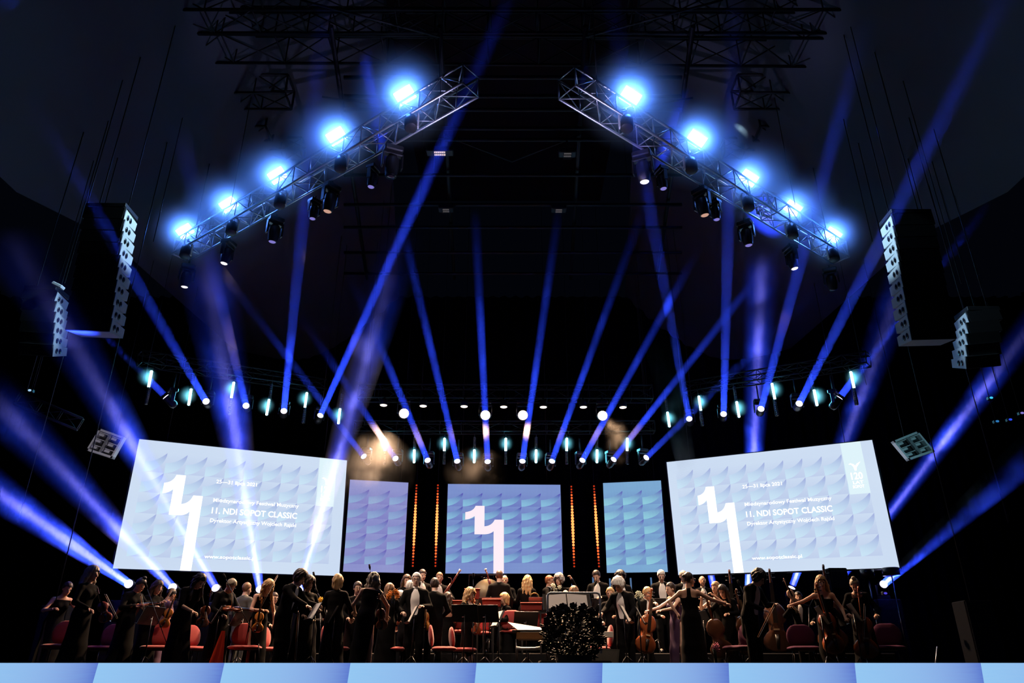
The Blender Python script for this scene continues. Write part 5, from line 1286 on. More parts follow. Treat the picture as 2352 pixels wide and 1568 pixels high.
# ------------------------------------------------------------------ string instruments
def varnish(name, c=(0, 0, 0), r=0.22): return mat(name, c, r, 0, 0.6, noise=0.25, nscale=9)
V_OR = varnish('bright orange varnish', (0.55, 0.19, 0.035)); V_BR = varnish('red-brown varnish', (0.26, 0.065, 0.02)); V_PALE = varnish('pale tan varnish', (0.62, 0.36, 0.24))
M_EBONY = mat('ebony', (0.012, 0.010, 0.009), 0.3, 0, 0.5); M_MAPLE = mat('bridge maple', (0.65, 0.45, 0.25), 0.6); M_HORSE = mat('bow hair', (0.8, 0.76, 0.68), 0.6)
M_STICK = mat('pernambuco stick', (0.45, 0.20, 0.08), 0.35, 0, 0.5)
def fiddle(name, label, cat, pb, pt, front, m, kind='violin', group=None):
    """pb, pt: tail and scroll in the world; front: the way the belly faces"""
    pb = Vector(pb); pt = Vector(pt); z = (pt-pb).normalized(); fr = Vector(front); fr = (fr-z*fr.dot(z)).normalized(); y = -fr; x = y.cross(z)
    tot = {'violin': 0.60, 'cello': 1.22, 'bass': 1.85}[kind]; k = tot/0.60
    r = thing(name, label, cat, pb, frame_mat(x, y, z).to_quaternion(), group)
    B = 0.355; h = 0.020 if kind == 'violin' else 0.030
    half = []
    prof = [(0, 0.0), (0.045, 0.004), (0.085, 0.025), (0.104, 0.065), (0.100, 0.105), (0.078, 0.135), (0.056, 0.155), (0.054, 0.185), (0.058, 0.210), (0.078, 0.225), (0.084, 0.265), (0.076, 0.305), (0.050, 0.340), (0.018, 0.354)]
    out = [(a, b_) for a, b_ in prof]+[(-a, b_) for a, b_ in prof[::-1] if a > 0]
    rings = [(0.90, -h*0.5-0.012), (1.0, -h*0.5), (1.0, h*0.5), (0.90, h*0.5+0.010)]
    n = len(out); vs = []; fs = []
    for sc_, yy in rings:
        for a, b_ in out: vs.append((a*sc_*k, yy*k, ((b_-0.18)*sc_+0.18)*k))
    for i in range(3):
        for j in range(n): fs.append((i*n+j, i*n+(j+1) % n, (i+1)*n+(j+1) % n, (i+1)*n+j))
    c0 = len(vs); vs += [(0, (-h*0.5-0.018)*k, 0.18*k), (0, (h*0.5+0.015)*k, 0.18*k)]
    for j in range(n): fs.append(((j+1) % n, j, c0)); fs.append((3*n+j, 3*n+(j+1) % n, c0+1))
    bd = MB(); bd.add(vs, fs, True); bd.build('body', m, r)
    f0 = -h*0.5*k-0.018*k
    fb = MB(); fb.add([(-0.017*k, f0-0.012*k, 0.21*k), (0.017*k, f0-0.012*k, 0.21*k), (0.012*k, f0+0.002*k, 0.50*k), (-0.012*k, f0+0.002*k, 0.50*k), (-0.017*k, f0-0.005*k, 0.21*k), (0.017*k, f0-0.005*k, 0.21*k), (0.012*k, f0+0.009*k, 0.50*k), (-0.012*k, f0+0.009*k, 0.50*k)],
        [(0, 1, 2, 3), (7, 6, 5, 4), (0, 4, 5, 1), (1, 5, 6, 2), (2, 6, 7, 3), (3, 7, 4, 0)]); fb.build('fingerboard', M_EBONY, r)
    nk = MB(); nk.tube([(0, 0.0, 0.345*k), (0, 0.002*k, 0.50*k), (0, 0.006*k, 0.55*k), (0, 0.012*k, 0.585*k), (0, -0.004*k, 0.600*k), (0, -0.014*k, 0.588*k), (0, -0.008*k, 0.578*k)], [0.013*k, 0.011*k, 0.010*k, 0.009*k, 0.009*k, 0.008*k, 0.006*k], 8); nk.build('neck', m, r)
    for j, zz in enumerate((0.525, 0.54, 0.555, 0.57)):
        q = 1 if j % 2 else -1; MB().tube([(q*0.008*k, 0.004*k, zz*k), (q*0.036*k, 0.004*k, zz*k)], [0.003*k, 0.006*k], 6).build('peg', M_EBONY, r)
    MB().box((0, f0-0.006*k, 0.165*k), (0.042*k, 0.003*k, 0.012*k)).box((0, f0+0.002*k, 0.165*k), (0.034*k, 0.005*k, 0.008*k)).build('bridge', M_MAPLE, r)
    MB().tube([(0, f0-0.003*k, 0.03*k), (0, f0-0.006*k, 0.13*k)], [0.010*k, 0.020*k], 6, flat=0.3, side=Vector((1, 0, 0))).build('tailpiece', M_EBONY, r)
    for q in (-1, 1):
        MB().tube([(q*0.034*k, f0+0.006*k, 0.150*k), (q*0.040*k, f0+0.005*k, 0.170*k), (q*0.030*k, f0+0.005*k, 0.185*k), (q*0.034*k, f0+0.006*k, 0.205*k)], 0.0028*k, 5).build('sound_hole', M_EBONY, r)
    if kind != 'violin':
        ln = 0.30 if kind == 'cello' else 0.15
        MB().tube([(0, 0, 0.0), (0, 0, -ln)], [0.012, 0.006], 8).build('endpin', M_SILVER, r)
    else:
        MB().ell((-0.03, f0-0.008, 0.02), (0.03, 0.008, 0.022), None, 10, 6).build('chin_rest', M_EBONY, r)
    return r
def bow(label, p0, p1, hairside=None, m=None, group='bows of the string players'):
    p0 = Vector(p0); p1 = Vector(p1); d = (p1-p0); L = d.length; z = d/L
    r = thing('violin_bow', label, 'bow', p0, None, group)
    hs = Vector(hairside) if hairside else Vector((1, 0, -0.3)); hs = (hs-z*hs.dot(z)).normalized()
    MB().tube([z*0, z*L*0.5-hs*0.004, z*L], [0.0062, 0.0055, 0.0045], 6).build('stick', m or M_STICK, r)
    MB().tube([z*0.04*L+hs*0.024, z*0.985*L+hs*0.020], 0.0035, 4).build('bow_hair', M_HORSE, r)
    MB().box(z*0.05*L+hs*0.012, (0.014, 0.014, 0.03)).build('frog', M_EBONY, r)
    MB().tube([z*L, z*L*0.99+hs*0.022], [0.005, 0.004], 5).build('tip', M_MAPLE, r)
    return r
def hp_(pid, side='R'): return HANDS[pid][side].copy()
def yp(pid): return HANDS[pid]['root'].location.y
def fid(label, a, b_, Y, m, kind='violin', front=(0, -1, 0.1), name=None, cat=None, group=None):
    pa = PY(*a, Y); pb_ = PY(*b_, Y); nm = {'violin': 'violin', 'cello': 'cello', 'bass': 'double_bass'}[kind]
    return fiddle(name or nm, label, cat or nm.replace('_', ' '), pa, pb_, front, m, kind, group)
fid('dark red violin held low by the ash-grey-haired woman at far left', (245, 1428), (228, 1366), yp(1)-0.28, V_BR, front=(0.5, -0.8, 0.1))
fid('violin held out flat by the woman with the top bun', (296, 1393), (357, 1386), yp(2)-0.22, V_BR, front=(0, -0.3, 1))
fid('orange violin hanging from the hand of the long-haired woman third from left', (374, 1442), (396, 1385), yp(3)-0.25, V_OR)
fid('dark violin under the hands of the bowing black-haired woman', (462, 1440), (478, 1380), yp(5)-0.30, V_BR, front=(0.4, -0.8, 0.2))
fid('violin held level by the blond-grey player behind the stand', (512, 1396), (570, 1400), yp(6)-0.30, V_BR, front=(0, -0.4, 1))
fid('bright orange violin held upright by the blond woman in a sleeveless dress', (590, 1452), (600, 1385), yp(8)-0.33, V_OR)
fid('reddish violin at the side of the wavy-haired woman in the centre left', (878, 1446), (872, 1384), yp(14)-0.15, V_BR, front=(0.3, -0.9, 0))
fid('slim golden violin at the side of the bearded man', (982, 1448), (978, 1380), yp(23)-0.25, V_OR, front=(-0.8, -0.5, 0))
fid('viola hanging from the hand of the curly blond woman', (1093, 1456), (1101, 1392), yp(25)-0.33, V_BR, name='viola', cat='viola')
fid('pale tan fiddle held up by the dark-coated player at right', (1829, 1392), (1805, 1340), yp(49)-0.25, V_PALE, front=(0.1, -1, 0.0))
fid('cello standing beside the blond player in a white shirt', (1480, 1500), (1494, 1378), 15.4, V_BR, 'cello', (0.3, -1, 0.1))
fid('dark cello seen from behind under the outstretched arm', (1664, 1512), (1628, 1392), 15.0, varnish('dark bass varnish', (0.10, 0.04, 0.02)), 'cello', (0.2, 1, 0.1))
fid('cello leaning in the dark below the bowing black-haired man', (1722, 1505), (1700, 1398), 15.3, varnish('dark bass varnish'), 'cello', (0.4, -1, 0.1))
fid('warm orange cello in front of the smiling blond cellist', (1921, 1502), (1888, 1386), yp(48)-0.36, V_BR, 'cello', (0.25, -1, 0.1))
fid('large orange cello held by the woman with the light top bun', (1992, 1512), (1976, 1388), yp(50)-0.36, V_BR, 'cello', (-0.15, -1, 0.1))
for a, b_, Y, lab in (((1917, 1496), (1891, 1300), 17.6, 'double bass whose scroll rises before the right screen'), ((1790, 1500), (1768, 1316), 18.2, 'double bass with its scroll just under the right screen'), ((1694, 1500), (1676, 1320), 18.4, 'double bass standing left of the bowing black-haired man')):
    fid(lab, a, b_, Y, varnish('dark bass varnish', (0.10, 0.04, 0.02)), 'bass', (-0.3, -1, 0.1), group='double basses at the right')
def bw(label, a, b_, Y, Y2=None, m=None, hs=None): bow(label, PY(*a, Y), PY(*b_, Y2 or Y), hs, m)
bw('orange-lit bow slanting down from the hand of the ash-grey-haired woman', (240, 1364), (268, 1421), yp(1)-0.30)
bw('bow pointing down from the chin of the woman with the top bun', (322, 1364), (331, 1408), yp(2)-0.30)
bw('bow raised to the upper right by the long-haired woman third from left', (368, 1398), (395, 1352), yp(3)-0.32)
bw('bow held down by the bowing black-haired woman', (470, 1405), (475, 1432), yp(5)-0.34)
bw('bow held upright by the blond-grey player', (532, 1395), (533, 1360), yp(6)-0.34)
bw('long bow raised high by the blond woman in a sleeveless dress', (597, 1393), (637, 1320), yp(8)-0.36)
bw('golden bow hanging straight down beside the tall curly-haired man', (685, 1402), (677, 1516), yp(10)-0.32)
bw('bow hanging down beside the bearded man', (980, 1372), (974, 1440), yp(23)-0.30)
bw('bow hanging down from the hand of the curly blond woman', (1104, 1386), (1092, 1452), yp(25)-0.38)
bw('dark bow slanting down by the bowing man in a white shirt', (1779, 1385), (1740, 1462), yp(47)-0.7)
bw('bow below the hand of the smiling blond cellist', (1821, 1394), (1838, 1410), yp(48)-0.36)
bw('pale bow hanging straight down beside the far right cello', (1985, 1386), (1982, 1470), yp(50)-0.60)
# bassoons
def bassoon(label, a, b_, Y):
    p = PY(*a, Y); q = PY(*b_, Y); d = (q-p); z = d.normalized(); L = d.length; r = thing('bassoon', label, 'bassoon', p, None, 'bassoons of the rear row')
    MW = mat('dark red maple', (0.10, 0.02, 0.012), 0.25, 0, 0.6); x = z.orthogonal().normalized()
    MB().tube([z*0, z*L*0.45], 0.032, 10).build('boot_joint', MW, r); MB().tube([z*L*0.45+x*0.012, z*L*0.9+x*0.012], [0.022, 0.02], 10).build('long_joint', MW, r)
    MB().tube([z*L*0.9+x*0.012, z*L+x*0.012], [0.021, 0.030], 10).build('bell', mat('ivory bell ring', (0.75, 0.70, 0.66), 0.4), r)
    for k in range(7): MB().tube([z*L*(0.1+k*0.11)+x*0.035, z*L*(0.15+k*0.11)+x*0.035], 0.006, 5).build('key', M_SILVER, r)
    c = [z*L*0.45-x*0.015, z*L*0.55-x*0.03, z*L*0.60-x*0.09, z*L*0.56-x*0.16]; MB().tube(c, 0.005, 6).build('crook', M_SILVER, r)
bassoon('bassoon slanting up to the right in the rear row', (1018, 1368), (1057, 1307), HANDS[22]['Y']-0.3)
bassoon('bassoon slanting up to the left near the centre screen', (1129, 1350), (1114, 1306), HANDS[27]['Y']+0.4)

# ------------------------------------------------------------------ chairs
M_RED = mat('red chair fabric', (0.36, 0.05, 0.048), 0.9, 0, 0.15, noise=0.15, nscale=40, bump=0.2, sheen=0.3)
M_SHADED = mat('plum chair fabric', (0.055, 0.010, 0.035), 0.9, 0, 0.15, noise=0.15, nscale=40, bump=0.2)  # red fabric darkened in its colour for chairs in dim light
M_TUBE = mat('black tube steel', (0.03, 0.03, 0.033), 0.25, 0.7)
def make_chair(name, label, fab, loc, yaw):
    r = thing(name, label, 'chair', loc, yaw, 'padded chairs of the orchestra')
    f = Field((-0.26, -0.27, 0.38), (0.26, 0.27, 0.52), 0.02)
    f.cone((-0.16, -0.14, 0.445), (0.16, -0.14, 0.445), 0.075, 0.075, 0.08, (V3(0, 0, 1), 0.42)); f.cone((-0.16, 0.14, 0.445), (0.16, 0.14, 0.445), 0.075, 0.075, 0.10, (V3(0, 0, 1), 0.42))
    f.cone((-0.14, 0, 0.45), (0.14, 0, 0.45), 0.15, 0.15, 0.08, (V3(0, 0, 1), 0.2)); P_, Q_ = f.mesh(); np_mesh('seat', P_, Q_, fab, r)
    f = Field((-0.26, 0.14, 0.50), (0.26, 0.40, 0.92), 0.02)
    f.cone((-0.13, 0.24, 0.58), (0.13, 0.24, 0.58), 0.075, 0.075, 0.09, (V3(0, 1, 0), 0.38)); f.cone((-0.12, 0.26, 0.68), (0.12, 0.26, 0.68), 0.10, 0.10, 0.09, (V3(0, 1, 0), 0.28)); f.cone((-0.08, 0.285, 0.77), (0.08, 0.285, 0.77), 0.09, 0.09, 0.09, (V3(0, 1, 0), 0.3))
    P_, Q_ = f.mesh(); np_mesh('backrest', P_, Q_, fab, r)
    for x in (-1, 1):
        for y in (-1, 1):
            MB().tube([(x*0.19, y*0.16, 0.42), (x*0.22, y*0.21, 0.0)], 0.011, 8).build('leg', M_TUBE, r)
    MB().tube([(-0.19, -0.16, 0.41), (0.19, -0.16, 0.41), (0.19, 0.18, 0.41), (-0.19, 0.18, 0.41), (-0.19, -0.16, 0.41)], 0.011, 8).build('seat_frame', M_TUBE, r)
    MB().tube([(-0.1, 0.17, 0.41), (-0.1, 0.27, 0.50), (-0.1, 0.275, 0.62)], 0.010, 6).tube([(0.1, 0.17, 0.41), (0.1, 0.27, 0.50), (0.1, 0.275, 0.62)], 0.010, 6).build('back_support', M_TUBE, r)
    return r
def X_at(px, Y, Z=0.45):
    d0 = CP*Y+SP*(Z-EYE.z); return (px-CX)/F_PX*d0
CH = [(140, 13.7, 15, 'red', 'red padded chair standing alone at the far left front'), (238, 14.8, -5, 'shaded', 'plum padded chair in shadow beside the ash-grey-haired woman'), (362, 14.6, 12, 'red', 'red padded chair with a rounded back in front of the woman with the top bun'),
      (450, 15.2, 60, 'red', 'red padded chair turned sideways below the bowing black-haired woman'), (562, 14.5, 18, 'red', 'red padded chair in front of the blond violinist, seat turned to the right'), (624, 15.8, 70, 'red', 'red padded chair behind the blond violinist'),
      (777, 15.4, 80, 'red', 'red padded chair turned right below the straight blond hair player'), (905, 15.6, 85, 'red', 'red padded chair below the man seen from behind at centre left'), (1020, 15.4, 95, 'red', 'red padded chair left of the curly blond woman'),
      (1066, 16.2, 100, 'red', 'red padded chair behind the curly blond woman'), (1372, 15.4, -90, 'red', 'red padded chair behind the grey floor monitor'), (1846, 15.0, -15, 'shaded', 'plum padded chair before the dark-coated player at right'),
      (1700, 14.6, -60, 'shaded', 'plum padded chair in the dark below the bowing black-haired man'), (2040, 14.6, -30, 'shaded', 'plum padded chair in deep shadow at far right')]
proto = None
for (px, Y, yw, fb, lab) in CH:
    proto_ = make_chair('padded_chair', lab, M_RED if fb == 'red' else M_SHADED, (X_at(px, Y), Y, 0), D(yw))
# chairs of the rear rows on the riser
for (px, Y, yw, lab) in ((1064, 17.6, 180, 'red chair on the riser left of the gong'), (1180, 17.5, 170, 'red chair on the riser right of the gong'), (1232, 17.7, 185, 'red chair on the riser below the loose blond hair'), (1100, 18.3, 0, 'red chair under the bald seated player'), (1305, 18.4, 0, 'red chair behind the conductor railing')):
    make_chair('padded_chair', lab, M_RED, (X_at(px, Y, 0.85), Y, 0.4), D(yw))

# ------------------------------------------------------------------ music stands and sheets
M_PAPER = mat('white sheet paper', (0.86, 0.86, 0.84), 0.8, 0, 0.1)
def music_stand(label, px, Y, ht, yaw, tilt=0.5, rz=0.0, sheet=None, w=0.5, h=0.34):
    loc = (X_at(px, Y, rz+ht), Y, rz); r = thing('music_stand', label, 'music stand', loc, D(yaw))
    T = Matrix.Rotation(-tilt, 3, 'X'); c = Vector((0, 0, ht))
    dk = MB(); dk.bev(c, (w, 0.008, h), 0.002, T); dk.bev(c+T @ Vector((0, -0.03, -h/2)), (w, 0.06, 0.008), 0.002, T); dk.build('desk', M_BLACK, r)
    MB().tube([(0, 0.02, 0.12), (0, 0.02, ht-0.02)], 0.011, 8).build('pole', M_TUBE, r)
    for k in range(3):
        a = 2*PI*k/3+0.5; MB().tube([(0, 0.02, 0.30), (0.10*math.cos(a), 0.02+0.10*math.sin(a), 0.22), (0.27*math.cos(a), 0.02+0.27*math.sin(a), 0.01)], 0.008, 6).build('leg', M_TUBE, r)
    k = MB(); k.tube([(0, 0.02, ht-0.06), (0.05, 0.02, ht-0.06)], 0.012, 6); k.build('clamp', M_SILVER, r)
    if sheet:
        Rm = Matrix.Rotation(D(yaw), 3, 'Z'); lab, x0, x1 = sheet[:3]
        sc_ = MB(); hh = h*0.92
        for (a, b_) in ((x0, (x0+x1)/2-0.002), ((x0+x1)/2+0.002, x1)):
            vs = [T @ Vector((x, y, z)) for y in (-0.016, -0.009) for x, z in ((a, -hh/2), (b_, -hh/2), (b_, hh/2), (a, hh/2))]
            sc_.add(vs, [(0, 1, 2, 3), (7, 6, 5, 4), (0, 4, 5, 1), (1, 5, 6, 2), (2, 6, 7, 3), (3, 7, 4, 0)])
        o = sc_.build('sheet_music', M_PAPER, None, Vector(loc)+Vector((0, 0, ht))); o.rotation_euler = (0, 0, D(yaw)); tag(o, lab, 'sheet music', 'sheet music on the stands')
    return r
# the desks face the players (who face the podium): we see their backs or edges
ST = [(290, 14.3, 1.02, -108, 'black music stand before the woman with the top bun', ('white sheets on the stand before the woman with the top bun', -0.22, 0.24)),
      (348, 14.2, 0.98, -106, 'black music stand right of the first, by the long-haired woman', ('white sheets on the second stand from the left', -0.20, 0.24)),
      (500, 14.3, 1.00, -72, 'black music stand in front of the blond-grey player', ('white sheets on the stand in front of the blond-grey player', -0.24, 0.22)),
      (556, 14.8, 0.98, -108, 'black music stand between the blond-grey player and the blond violinist', ('white sheets on the stand beside the blond violinist', -0.20, 0.24)),
      (722, 14.2, 1.05, -62, 'black music stand under the hands of the tall curly-haired man', ('broad white sheets on the stand of the tall curly-haired man', -0.24, 0.24)),
      (766, 14.6, 1.02, -78, 'black music stand right of the tall curly-haired man', ('white sheets on the stand left of the straight blond hair', -0.2, 0.2)),
      (948, 14.2, 1.00, -75, 'black music stand before the man seen from behind', ('white sheets on the stand before the man seen from behind', -0.12, 0.2)),
      (1068, 14.8, 1.06, 172, 'wide black music stand before the curly blond woman', None), (1116, 14.9, 1.06, 168, 'wide black music stand just right of the curly blond woman', None),
      (1143, 15.2, 0.98, -72, 'black music stand left of the short-haired blond woman', ('white sheet on the stand left of the short-haired blond woman', -0.2, 0.16)),
      (1436, 14.1, 1.00, 74, 'black music stand before the bushy white-haired man', ('white sheets on the stand before the bushy white-haired man', -0.18, 0.2)),
      (1470, 14.5, 1.00, 78, 'black music stand right of the bushy white-haired man', ('narrow white sheets on the stand near the first cello', -0.1, 0.2)),
      (1618, 15.6, 1.00, 100, 'black music stand behind the woman in the halter dress', ('white sheets on the stand behind the halter dress', -0.2, 0.2)),
      (1712, 15.8, 1.05, 105, 'black music stand below the bowing black-haired man', None),
      (1888, 14.1, 0.98, 78, 'black music stand before the smiling blond cellist', ('bluish sheets on the stand before the smiling cellist', -0.16, 0.2)),
      (1925, 14.5, 0.98, 80, 'black music stand between the two front cellos', ('bluish sheets on the stand between the two front cellos', -0.16, 0.2)),
      (1963, 14.0, 1.02, 76, 'black music stand before the woman with the light top bun', ('bluish sheets on the stand before the light top bun', -0.16, 0.2)),
      (1208, 15.8, 1.0, 190, 'low black music stand by the keyboard', None)]
for (px, Y, ht, yw, lab, sh_) in ST: music_stand(lab, px, Y, ht, yw, 0.45, 0.0, sh_)
for (px, Y, lab) in ((1384, 17.6, 'black music stand of the dark-haired man in white tie'), (1240, 17.3, 'black music stand on the riser below the embracing pair'), (1125, 17.4, 'black music stand on the riser before the bald seated player'), (1505, 17.6, 'black music stand on the riser below the white-haired man')):
    music_stand(lab, px, Y, 1.0, 0, -0.35, 0.4)

def mic_stand(label, base, Y, top, tip, rz=0.0):
    b_ = Vector((X_at(base, Y, rz), Y, rz)); t = PY(*top, Y); q = PY(*tip, Y-0.05); r = thing('microphone_stand', label, 'microphone', b_, None, None)
    MB().tube([(0, 0, 0.02), t-b_], 0.010, 6).build('pole', M_TUBE, r); MB().tube([t-b_, q-b_], 0.007, 6).build('boom', M_TUBE, r)
    d = (q-t).normalized(); MB().tube([q-b_, q-b_+d*0.05, q-b_+d*0.12], [0.012, 0.024, 0.02], 8).build('microphone', M_MATTE, r)
    for k in range(3):
        a = 2*PI*k/3; MB().tube([(0, 0, 0.06), (0.24*math.cos(a), 0.24*math.sin(a), 0.01)], 0.008, 6).build('leg', M_TUBE, r)
mic_stand('boom microphone slanting over the chair of the blond violinist', 596, 14.2, (594, 1478), (519, 1330))
mic_stand('boom microphone slanting before the second music stand', 386, 14.0, (383, 1478), (338, 1352))
mic_stand('microphone beside the dark short-haired woman', 738, 16.2, (735, 1400), (722, 1326))
mic_stand('microphone before the straight blond hair player', 752, 15.6, (750, 1400), (730, 1362))
mic_stand('tall microphone left of the gong', 1086, 15.4, (1086, 1390), (1087, 1330))
mic_stand('microphone left of the wavy-haired woman, curling before the small left screen', 853, 17.0, (853, 1330), (850, 1308))
mic_stand('boom microphone by the dark-haired man in white tie', 1352, 17.2, (1354, 1385), (1366, 1345), 0.4)
mic_stand('boom microphone at the right beside the bowing man', 1722, 15.6, (1720, 1390), (1700, 1345))
mic_stand('slanting dark microphone stand in front of the right violinists', 1860, 15.6, (1858, 1395), (1876, 1358))
for px, y0, lab in ((1314, 1328, 'slim blue-lit lamp tube behind the embracing pair'), (1362, 1325, 'slim blue-lit lamp tube beside the dark-haired man'), (1401, 1328, 'slim blue-lit lamp tube behind the pale-faced player'), (1449, 1327, 'slim blue-lit lamp tube left of the white-haired man in the rear row'), (1496, 1326, 'slim blue-lit lamp tube just left of the white-haired man in the rear row')):
    a = PY(px, y0, 21.0); c = PY(px+1, y0+26, 21.0); r = thing('tube_lamp', lab, 'stage light', (c.x, c.y, 0.4), None, 'slim tube lamps behind the rear row')
    MB().tube([(0, 0, 0), (0, 0, c.z-0.4)], 0.02, 6).build('pole', M_TUBE, r); MB().tube([(0, 0, c.z-0.4), (0, 0, a.z-0.4)], 0.022, 8).build('tube', emat('pale blue tube', srgb(110, 150, 200), 0.55), r)
    MB().bev((0, 0, 0.02), (0.3, 0.3, 0.04), 0.01).build('base', M_STEEL, r)

# ------------------------------------------------------------------ conductor's place
r = thing('podium', 'low black conductor podium at the stage centre', 'podium', (X_at(1318, 13.7, 0.1), 13.7, 0))
MB().bev((0, 0, 0.11), (1.20, 1.0, 0.22), 0.015).build('platform', M_MATTE, r)
rl = MB(); Yr = 13.25; base = Vector((X_at(1318, 13.7, 0.1), 13.7, 0))
pts = [PY(1258, 1500, Yr), PY(1258, 1370, Yr), PY(1259, 1364, Yr), PY(1265, 1361, Yr), PY(1370, 1361, Yr), PY(1376, 1364, Yr), PY(1378, 1371, Yr), PY(1381, 1500, Yr)]
rl.tube([p-base for p in pts], 0.018, 8); rl.build('railing', mat('blue-grey railing tube', (0.5, 0.58, 0.70), 0.3, 0.3), r)
loc = Vector((X_at(1305, 13.6, 1.0), 13.85, 0.22)); r = thing('conductor_desk', 'conductor desk behind the dark flowers', 'music stand', loc)
z0 = PY(1300, 1382, 13.85).z-0.22
T = Matrix.Rotation(-0.8, 3, 'X')
MB().bev((0, 0, z0), (0.86, 0.012, 0.42), 0.003, T).build('desk', M_BLACK, r); MB().tube([(0, 0, 0), (0, 0, z0)], 0.02, 8).build('pole', M_TUBE, r); MB().bev((0, 0, 0.015), (0.4, 0.4, 0.03), 0.008).build('base', M_TUBE, r)
sc_ = MB()
for q in (-1, 1): sc_.bev(T @ Vector((q*0.19, -0.016, 0)), (0.36, 0.010, 0.36), 0.003, T @ Matrix.Rotation(q*0.08, 3, 'Z'))
tag(sc_.build('open_score', M_PAPER, None, loc+Vector((0, 0, z0))), 'large open white score on the conductor desk', 'sheet music')
# flowers massed before the podium
M_LEAF = mat('dark glossy leaves', (0.003, 0.006, 0.006), 0.6, 0, 0.15, noise=0.4); M_PETAL = mat('dark wine petals', (0.006, 0.004, 0.009), 0.7, 0, 0.1, noise=0.3)
rnd = random.Random(3)
fl = thing('flower_arrangement', 'large dark flower arrangement heaped in front of the conductor podium', 'flowers', (X_at(1317, 13.1, 0.4), 13.12, 0))
MB().tube([(0, 0, 0.0), (0, 0, 0.30)], [0.24, 0.32], 14).build('vase', M_MATTE, fl)
lv = MB()
for k in range(1150):
    a = rnd.uniform(0, 2*PI); t = rnd.random(); zz = 0.22+t*0.82; rr = (0.52*math.sin(PI*(0.18+0.66*t)))*math.sqrt(rnd.uniform(0.35, 1))
    c = Vector((rr*math.cos(a)*1.02, rr*math.sin(a)*0.32, zz)); d = Vector((rnd.gauss(0, 1)+math.cos(a), rnd.gauss(0, 1)*0.5-0.3, rnd.gauss(0.4, 1))).normalized()*rnd.uniform(0.06, 0.11)
    sdv = d.orthogonal().normalized()*0.028; up_ = d.cross(sdv).normalized()*0.012
    lv.add([c, c+d*0.5+sdv, c+d, c+d*0.5-sdv, c+d*0.5+up_], [(0, 1, 4), (1, 2, 4), (2, 3, 4), (3, 0, 4), (0, 3, 2, 1)])
lv.build('foliage', M_LEAF, fl)
for k in range(34):
    a = rnd.uniform(0, 2*PI); t = rnd.uniform(0.25, 1.0); zz = 0.30+t*0.78; rr = 0.50*math.sin(PI*(0.2+0.64*t))
    c = Vector((rr*math.cos(a), -abs(rr*math.sin(a))*0.35-0.03, zz)); m = MB(); m.ell(c, (0.035, 0.03, 0.03), None, 8, 6)
    for j in range(5):
        b_ = 2*PI*j/5; m.ell(c+Vector((0.032*math.cos(b_), -0.008, 0.030*math.sin(b_))), (0.026, 0.014, 0.026), None, 8, 5)
    m.build('blossom', M_PETAL, fl)
def bouquet(label, px, py, Y, m, n, rad, holder=None):
    c = PY(px, py, Y); r = thing('bouquet', label, 'flowers', c); rn = random.Random(px)
    MB().tube([(0, 0, -0.02), (0.02, 0.02, -0.30)], [0.035, 0.018], 8).build('stem', M_LEAF, r)
    for k in range(n):
        o = Vector((rn.uniform(-1, 1)*rad, rn.uniform(-0.5, 0.5)*rad, rn.uniform(-0.6, 0.7)*rad)); b_ = MB(); b_.ell(o, (0.022, 0.022, 0.018), None, 8, 5)
        for j in range(7):
            a = 2*PI*j/7; b_.ell(o+Vector((0.032*math.cos(a), -0.005, 0.032*math.sin(a))), (0.020, 0.007, 0.011), Matrix.Rotation(-a, 3, 'Y'), 6, 4)
        b_.build('blossom', m, r)
M_ORP = mat('orange petals', (0.75, 0.22, 0.02), 0.7)
bouquet('yellow-orange flowers on the stand right of the tall curly-haired man', 744, 1377, 15.4, mat('amber petals', (0.85, 0.40, 0.02), 0.7), 6, 0.08)
bouquet('orange flowers held before the white-haired man facing left', 903, 1366, 14.9, M_ORP, 10, 0.10)
bouquet('small orange flowers beside the blond-grey player', 537, 1398, 15.0, M_ORP, 4, 0.05)
bouquet('pale flowers right of the bushy white-haired man', 1466, 1368, 15.2, mat('cream petals', (0.75, 0.75, 0.55), 0.7), 7, 0.08)
bouquet('pink and white flowers lying low before the cellos', 1640, 1487, 14.2, mat('pink petals', (0.8, 0.25, 0.35), 0.7), 5, 0.07)
bouquet('white flowers on the collar of the grey curly-haired woman', 1277, 1350, HANDS[33]['Y']-0.35, mat('cream petals', (0.75, 0.75, 0.55), 0.7), 6, 0.09)

# keyboard instrument with a large white score, and its stool
Yk = 15.0; lx = X_at(1218, Yk, 0.8); r = thing('keyboard_instrument', 'flat wooden keyboard instrument left of the podium', 'keyboard instrument', (lx, Yk, 0))
M_WOOD = mat('light brown wood', (0.20, 0.10, 0.04), 0.5, 0, 0.3, noise=0.3, nscale=4)
zk = PY(1220, 1460, Yk).z
MB().bev((0.04, 0, zk), (0.62, 0.55, 0.14), 0.01).build('case', M_WOOD, r); MB().bev((0.02, 0.02, zk+0.085), (0.74, 0.62, 0.025), 0.006).build('lid', M_BLACK, r)
for x in (-0.26, 0.32):
    for y in (-0.2, 0.22): MB().tube([(x, y, 0), (x, y, zk-0.06)], [0.018, 0.025], 8).build('leg', M_BLACK, r)
p = MB(); q = [PY(x, y, Y_) for x, y, Y_ in ((1195, 1450, Yk-0.28), (1254, 1450, Yk-0.28), (1240, 1440, Yk-0.05), (1166, 1428, Yk+0.15))]
c0 = sum(q, Vector())/4; up_ = Vector((0, 0, 0.012)); p.add([v-c0 for v in q]+[v-c0-up_ for v in q], [(0, 1, 2, 3), (7, 6, 5, 4), (0, 4, 5, 1), (1, 5, 6, 2), (2, 6, 7, 3), (3, 7, 4, 0)])
tag(p.build('large_score', M_PAPER, None, c0), 'large bright white score spread on the keyboard instrument', 'sheet music')
